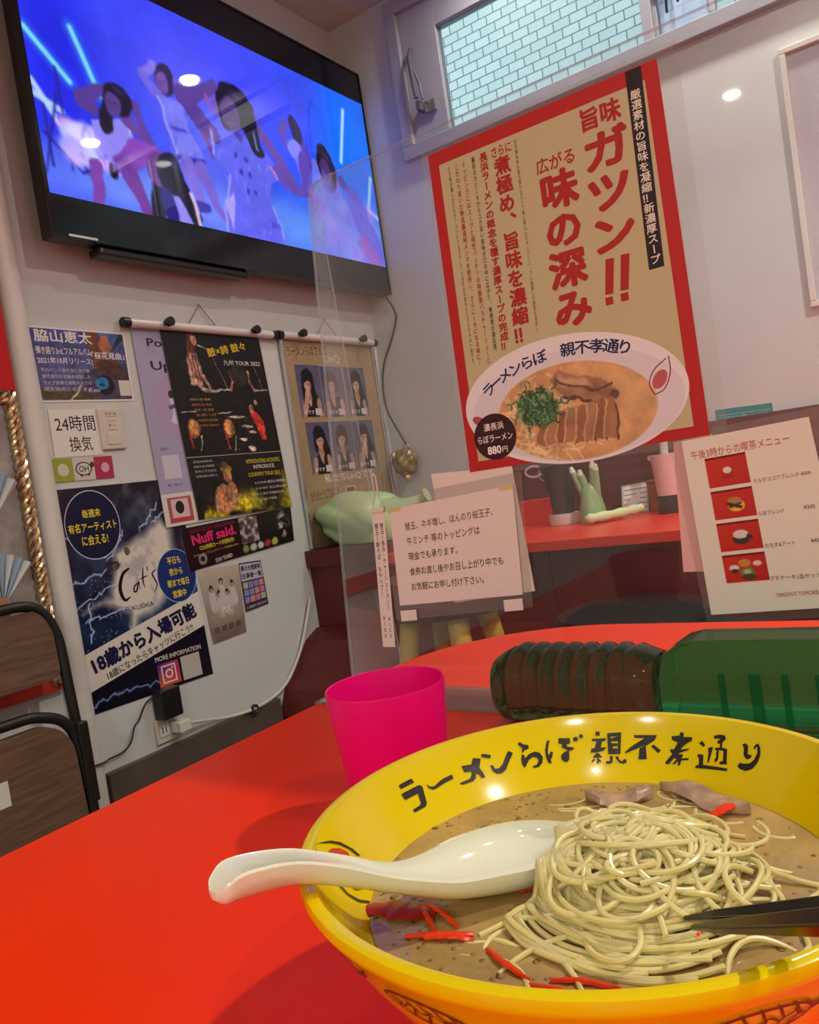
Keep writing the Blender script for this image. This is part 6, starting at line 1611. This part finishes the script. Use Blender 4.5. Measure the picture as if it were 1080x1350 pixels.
for (dx, dz, x0) in ((-0.040, 0.150, -0.012), (-0.018, 0.140, -0.004), (0.020, 0.158, 0.012), (0.028, 0.150, 0.016)):
    fi_ = build('finger', MB().tube(smooth_path([(0.772 + x0, -0.20, CZ + 0.06), (0.772 + (x0 + dx) / 2, -0.205, CZ + 0.105), (0.772 + dx, -0.21, CZ + dz)], 10), [0.013, 0.0125, 0.012, 0.0115, 0.011, 0.0105, 0.010, 0.0095, 0.0085, 0.005], 10), M['cactus'], gf_, smooth=True)
    build('finger_tip', MB().tube([(0.772 + dx * 0.95, -0.2095, CZ + dz - 0.010), (0.772 + dx * 1.03, -0.2105, CZ + dz + 0.006)], [0.0095, 0.005], 10), M['pale_glaze'], fi_, smooth=True)
rcl = MB().tube(smooth_path([(0.775, -0.262, CZ + 0.015), (0.80, -0.255, CZ + 0.0165), (0.835, -0.20, CZ + 0.0165), (0.865, -0.155, CZ + 0.018), (0.885, -0.125, CZ + 0.020)], 24), [0.008, 0.0105] + [0.0125 + 0.0015 * math.sin(k * 1.3) for k in range(20)] + [0.012, 0.006], 14)
tag(build('rolled_cloth', rcl, M['pale_green'], smooth=True), 'rolled pale-green cloth lying on the red counter in front of the card', 'cloth')
cd = Sheet('counter_card', [(0.805, -0.050, CZ + 0.080), (0.876, -0.034, CZ + 0.084), (0.876, -0.054, CZ), (0.805, -0.070, CZ)], (0.23, -0.95, 0.2), 'small pale-green card with printed lines standing on the counter', 'card', M['paper'])
cd.rect(0, 0, 1, 1, (176, 186, 152))
for k in range(5): cd.rect(0.08, 0.16 + 0.16 * k, 0.92, 0.19 + 0.16 * k, (120, 126, 104))
cd.done()
wbx = thing('wooden_box', 'little brown wooden box on the counter beside the pink tumbler', 'box', (0.907, -0.05, CZ))
build('body', MB().box((0.884, -0.070, CZ), (0.930, -0.028, CZ + 0.078)), M['wood_block'], wbx, bevel=0.003)
build('lid', MB().box((0.882, -0.072, CZ + 0.0785), (0.932, -0.026, CZ + 0.087)), M['wood_block'], wbx, bevel=0.002)
pg = thing('pink_tumbler', 'tall pinkish-white tumbler with a straw on a dark stand', 'tumbler', (0.962, -0.13, CZ))
build('dark_stand', MB().lathe([(0.0, 0.0), (0.034, 0.0), (0.036, 0.004), (0.034, 0.045), (0.0, 0.046)], 32, (0.962, -0.13), CZ), M['grey_glass'], pg, smooth=True)
build('tumbler_body', MB().lathe([(0.0, 0.0465), (0.031, 0.0465), (0.038, 0.155), (0.0355, 0.155), (0.0285, 0.055), (0.0, 0.053)], 32, (0.962, -0.13), CZ), mat('pink_white_plastic', (0.80, 0.55, 0.50), 0.35), pg, smooth=True)
build('straw', MB().tube([(0.957, -0.13, CZ + 0.066), (0.962, -0.118, CZ + 0.235)], 0.011, 12), M['white_plastic'], pg, smooth=True)
tag(build('red_box', MB().box((0.50, -0.09, CZ), (0.615, -0.03, CZ + 0.072)), M['counter_red'], bevel=0.002), 'small plain red box on the counter beside the dark holder', 'box')

# green vinyl bag slumped on the counter end
r2 = np.random.RandomState(5)
bg_ = bmesh.new(); bmesh.ops.create_icosphere(bg_, subdivisions=5, radius=1.0)
GC = np.array([0.150, -0.40, 0.769])
ph = [(r2.normal(size=3) * 3.0, r2.uniform(0, 6.3), r2.uniform(0.02, 0.05)) for _ in range(9)]
for v in bg_.verts:
    p = np.array(v.co); d = 1.0 + sum(a * math.sin(float(k.dot(p)) + f) for k, f, a in ph)
    d += 0.09 * abs(math.sin(2.6 * p[0] + 2.8 * p[2] + 1.4 * p[1])) + 0.03 * abs(math.sin(5 * p[2] - 4 * p[0])) - 0.06
    q = p * d * np.array([0.160, 0.10, 0.085 + 0.02 * p[0]])
    q[2] = q[2] * 1.15 + 0.050 - 0.10 * q[0]
    if q[2] < 0.0: q[2] = 0.0
    q[0] = max(q[0], -0.138)
    v.co = Vector(q + GC)
me = bpy.data.meshes.new('vinyl_bag'); bg_.to_mesh(me); bg_.free()
for p in me.polygons: p.use_smooth = True
me.materials.append(M['green_vinyl'])
vb = thing('vinyl_bag', 'crumpled light-green plastic bag slumped on the end of the back counter', 'bag', (0.165, -0.36, 0.767))
o = bpy.data.objects.new('bag_body', me); COL.objects.link(o); o.parent = vb; o.matrix_parent_inverse = Matrix.Translation(vb.location).inverted()
tw = MB()
P = smooth_path([(0.23, -0.40, 0.835), (0.295, -0.39, 0.848), (0.335, -0.38, 0.868), (0.365, -0.375, 0.880)], 14)
tw.tube(P, [0.055, 0.052, 0.047, 0.042, 0.036, 0.031, 0.026, 0.022, 0.018, 0.014, 0.012, 0.013, 0.016, 0.020], 14)
build('twisted_neck', tw, M['green_vinyl'], vb, smooth=True)

# cord from the TV and the gold ornament hanging on it
oc = smooth_path([(0.085, -0.02, 1.540), (0.102, -0.012, 1.500), (0.105, -0.010, 1.465), (0.080, -0.010, 1.410), (0.030, -0.010, 1.330), (0.010, -0.010, 1.25), (0.014, -0.010, 1.17), (0.046, -0.014, 1.10), (0.084, -0.030, 1.045)], 70)
tag(build('video_cable', MB().tube(oc, 0.0032, 8), M['cord_black'], smooth=True), 'dark thin cord hanging from the TV down the room corner', 'cord')
orn = thing('hanging_ornament', 'lumpy olive-gold ornament hanging at the end of the dark cord', 'ornament', (0.082, -0.045, 0.99))
og = bmesh.new(); bmesh.ops.create_icosphere(og, subdivisions=4, radius=0.042)
for v in og.verts:
    p = np.array(v.co) / 0.042
    v.co = Vector(p * 0.042 * (1 + 0.10 * math.sin(7 * p[0] + 2) * math.sin(6 * p[2]) + 0.06 * math.sin(11 * p[1])) * np.array([1.05, 0.85, 1.15]) + np.array([0.082, -0.048, 0.985]))
me = bpy.data.meshes.new('ornament_body'); og.to_mesh(me); og.free()
for p in me.polygons: p.use_smooth = True
me.materials.append(M['olive_gold'])
o = bpy.data.objects.new('ornament_body', me); COL.objects.link(o); o.parent = orn; o.matrix_parent_inverse = Matrix.Translation(orn.location).inverted()
build('loop', MB().tube([(0.082 + 0.012 * math.cos(a), -0.03, 1.035 + 0.012 * math.sin(a)) for a in np.linspace(0, 2 * PI, 16)], 0.002, 6), M['gold'], orn)
for (dx, dz) in ((-0.03, 0.03), (0.03, 0.028), (0.012, -0.05)): build('tassel_bead', MB().lathe([(0.0, -0.014), (0.011, -0.008), (0.013, 0), (0.011, 0.008), (0.0, 0.014)], 12, (0.082 + dx, -0.062), 0.985 + dz), M['gold'], orn, smooth=True)

# ------------------------------------------------------------------ stools before the counter
def stool(x, y, zt, r, seat_m, leg_m, label, spread, name='stool'):
    t = thing(name, label, 'stool', (x, y, 0), 'stools at the back counter')
    build('seat', MB().lathe([(0.0, zt - 0.075), (r - 0.012, zt - 0.075), (r, zt - 0.055), (r, zt - 0.02), (r - 0.018, zt), (0.0, zt + 0.004)], 40, (x, y), 0), seat_m, t, smooth=True)
    for k in range(4):
        a = PI / 4 + k * PI / 2
        build('leg', MB().tube([(x + (r * 0.55) * math.cos(a), y + (r * 0.55) * math.sin(a), zt - 0.074), (x + spread * math.cos(a), y + spread * math.sin(a), 0.0)], [0.021, 0.015], 12), leg_m, t, smooth=True)
    rg_ = [(x + spread * 0.8 * math.cos(a), y + spread * 0.8 * math.sin(a), 0.22) for a in np.linspace(0, 2 * PI, 40)]
    build('foot_ring', MB().tube(rg_, 0.009, 8), leg_m, t, smooth=True)
stool(1.045, -0.74, 0.615, 0.165, M['seat_black'], M['dark_metal'], 'black padded stool before the back counter, under the ramen poster', 0.17)
stool(0.72, -0.90, 0.735, 0.14, M['maroon'], M['yellow_wood'], 'maroon-topped stool with yellow legs behind the topping notice', 0.19)

bpy.data.objects.remove(_writer)
bpy.data.curves.remove(_curve)
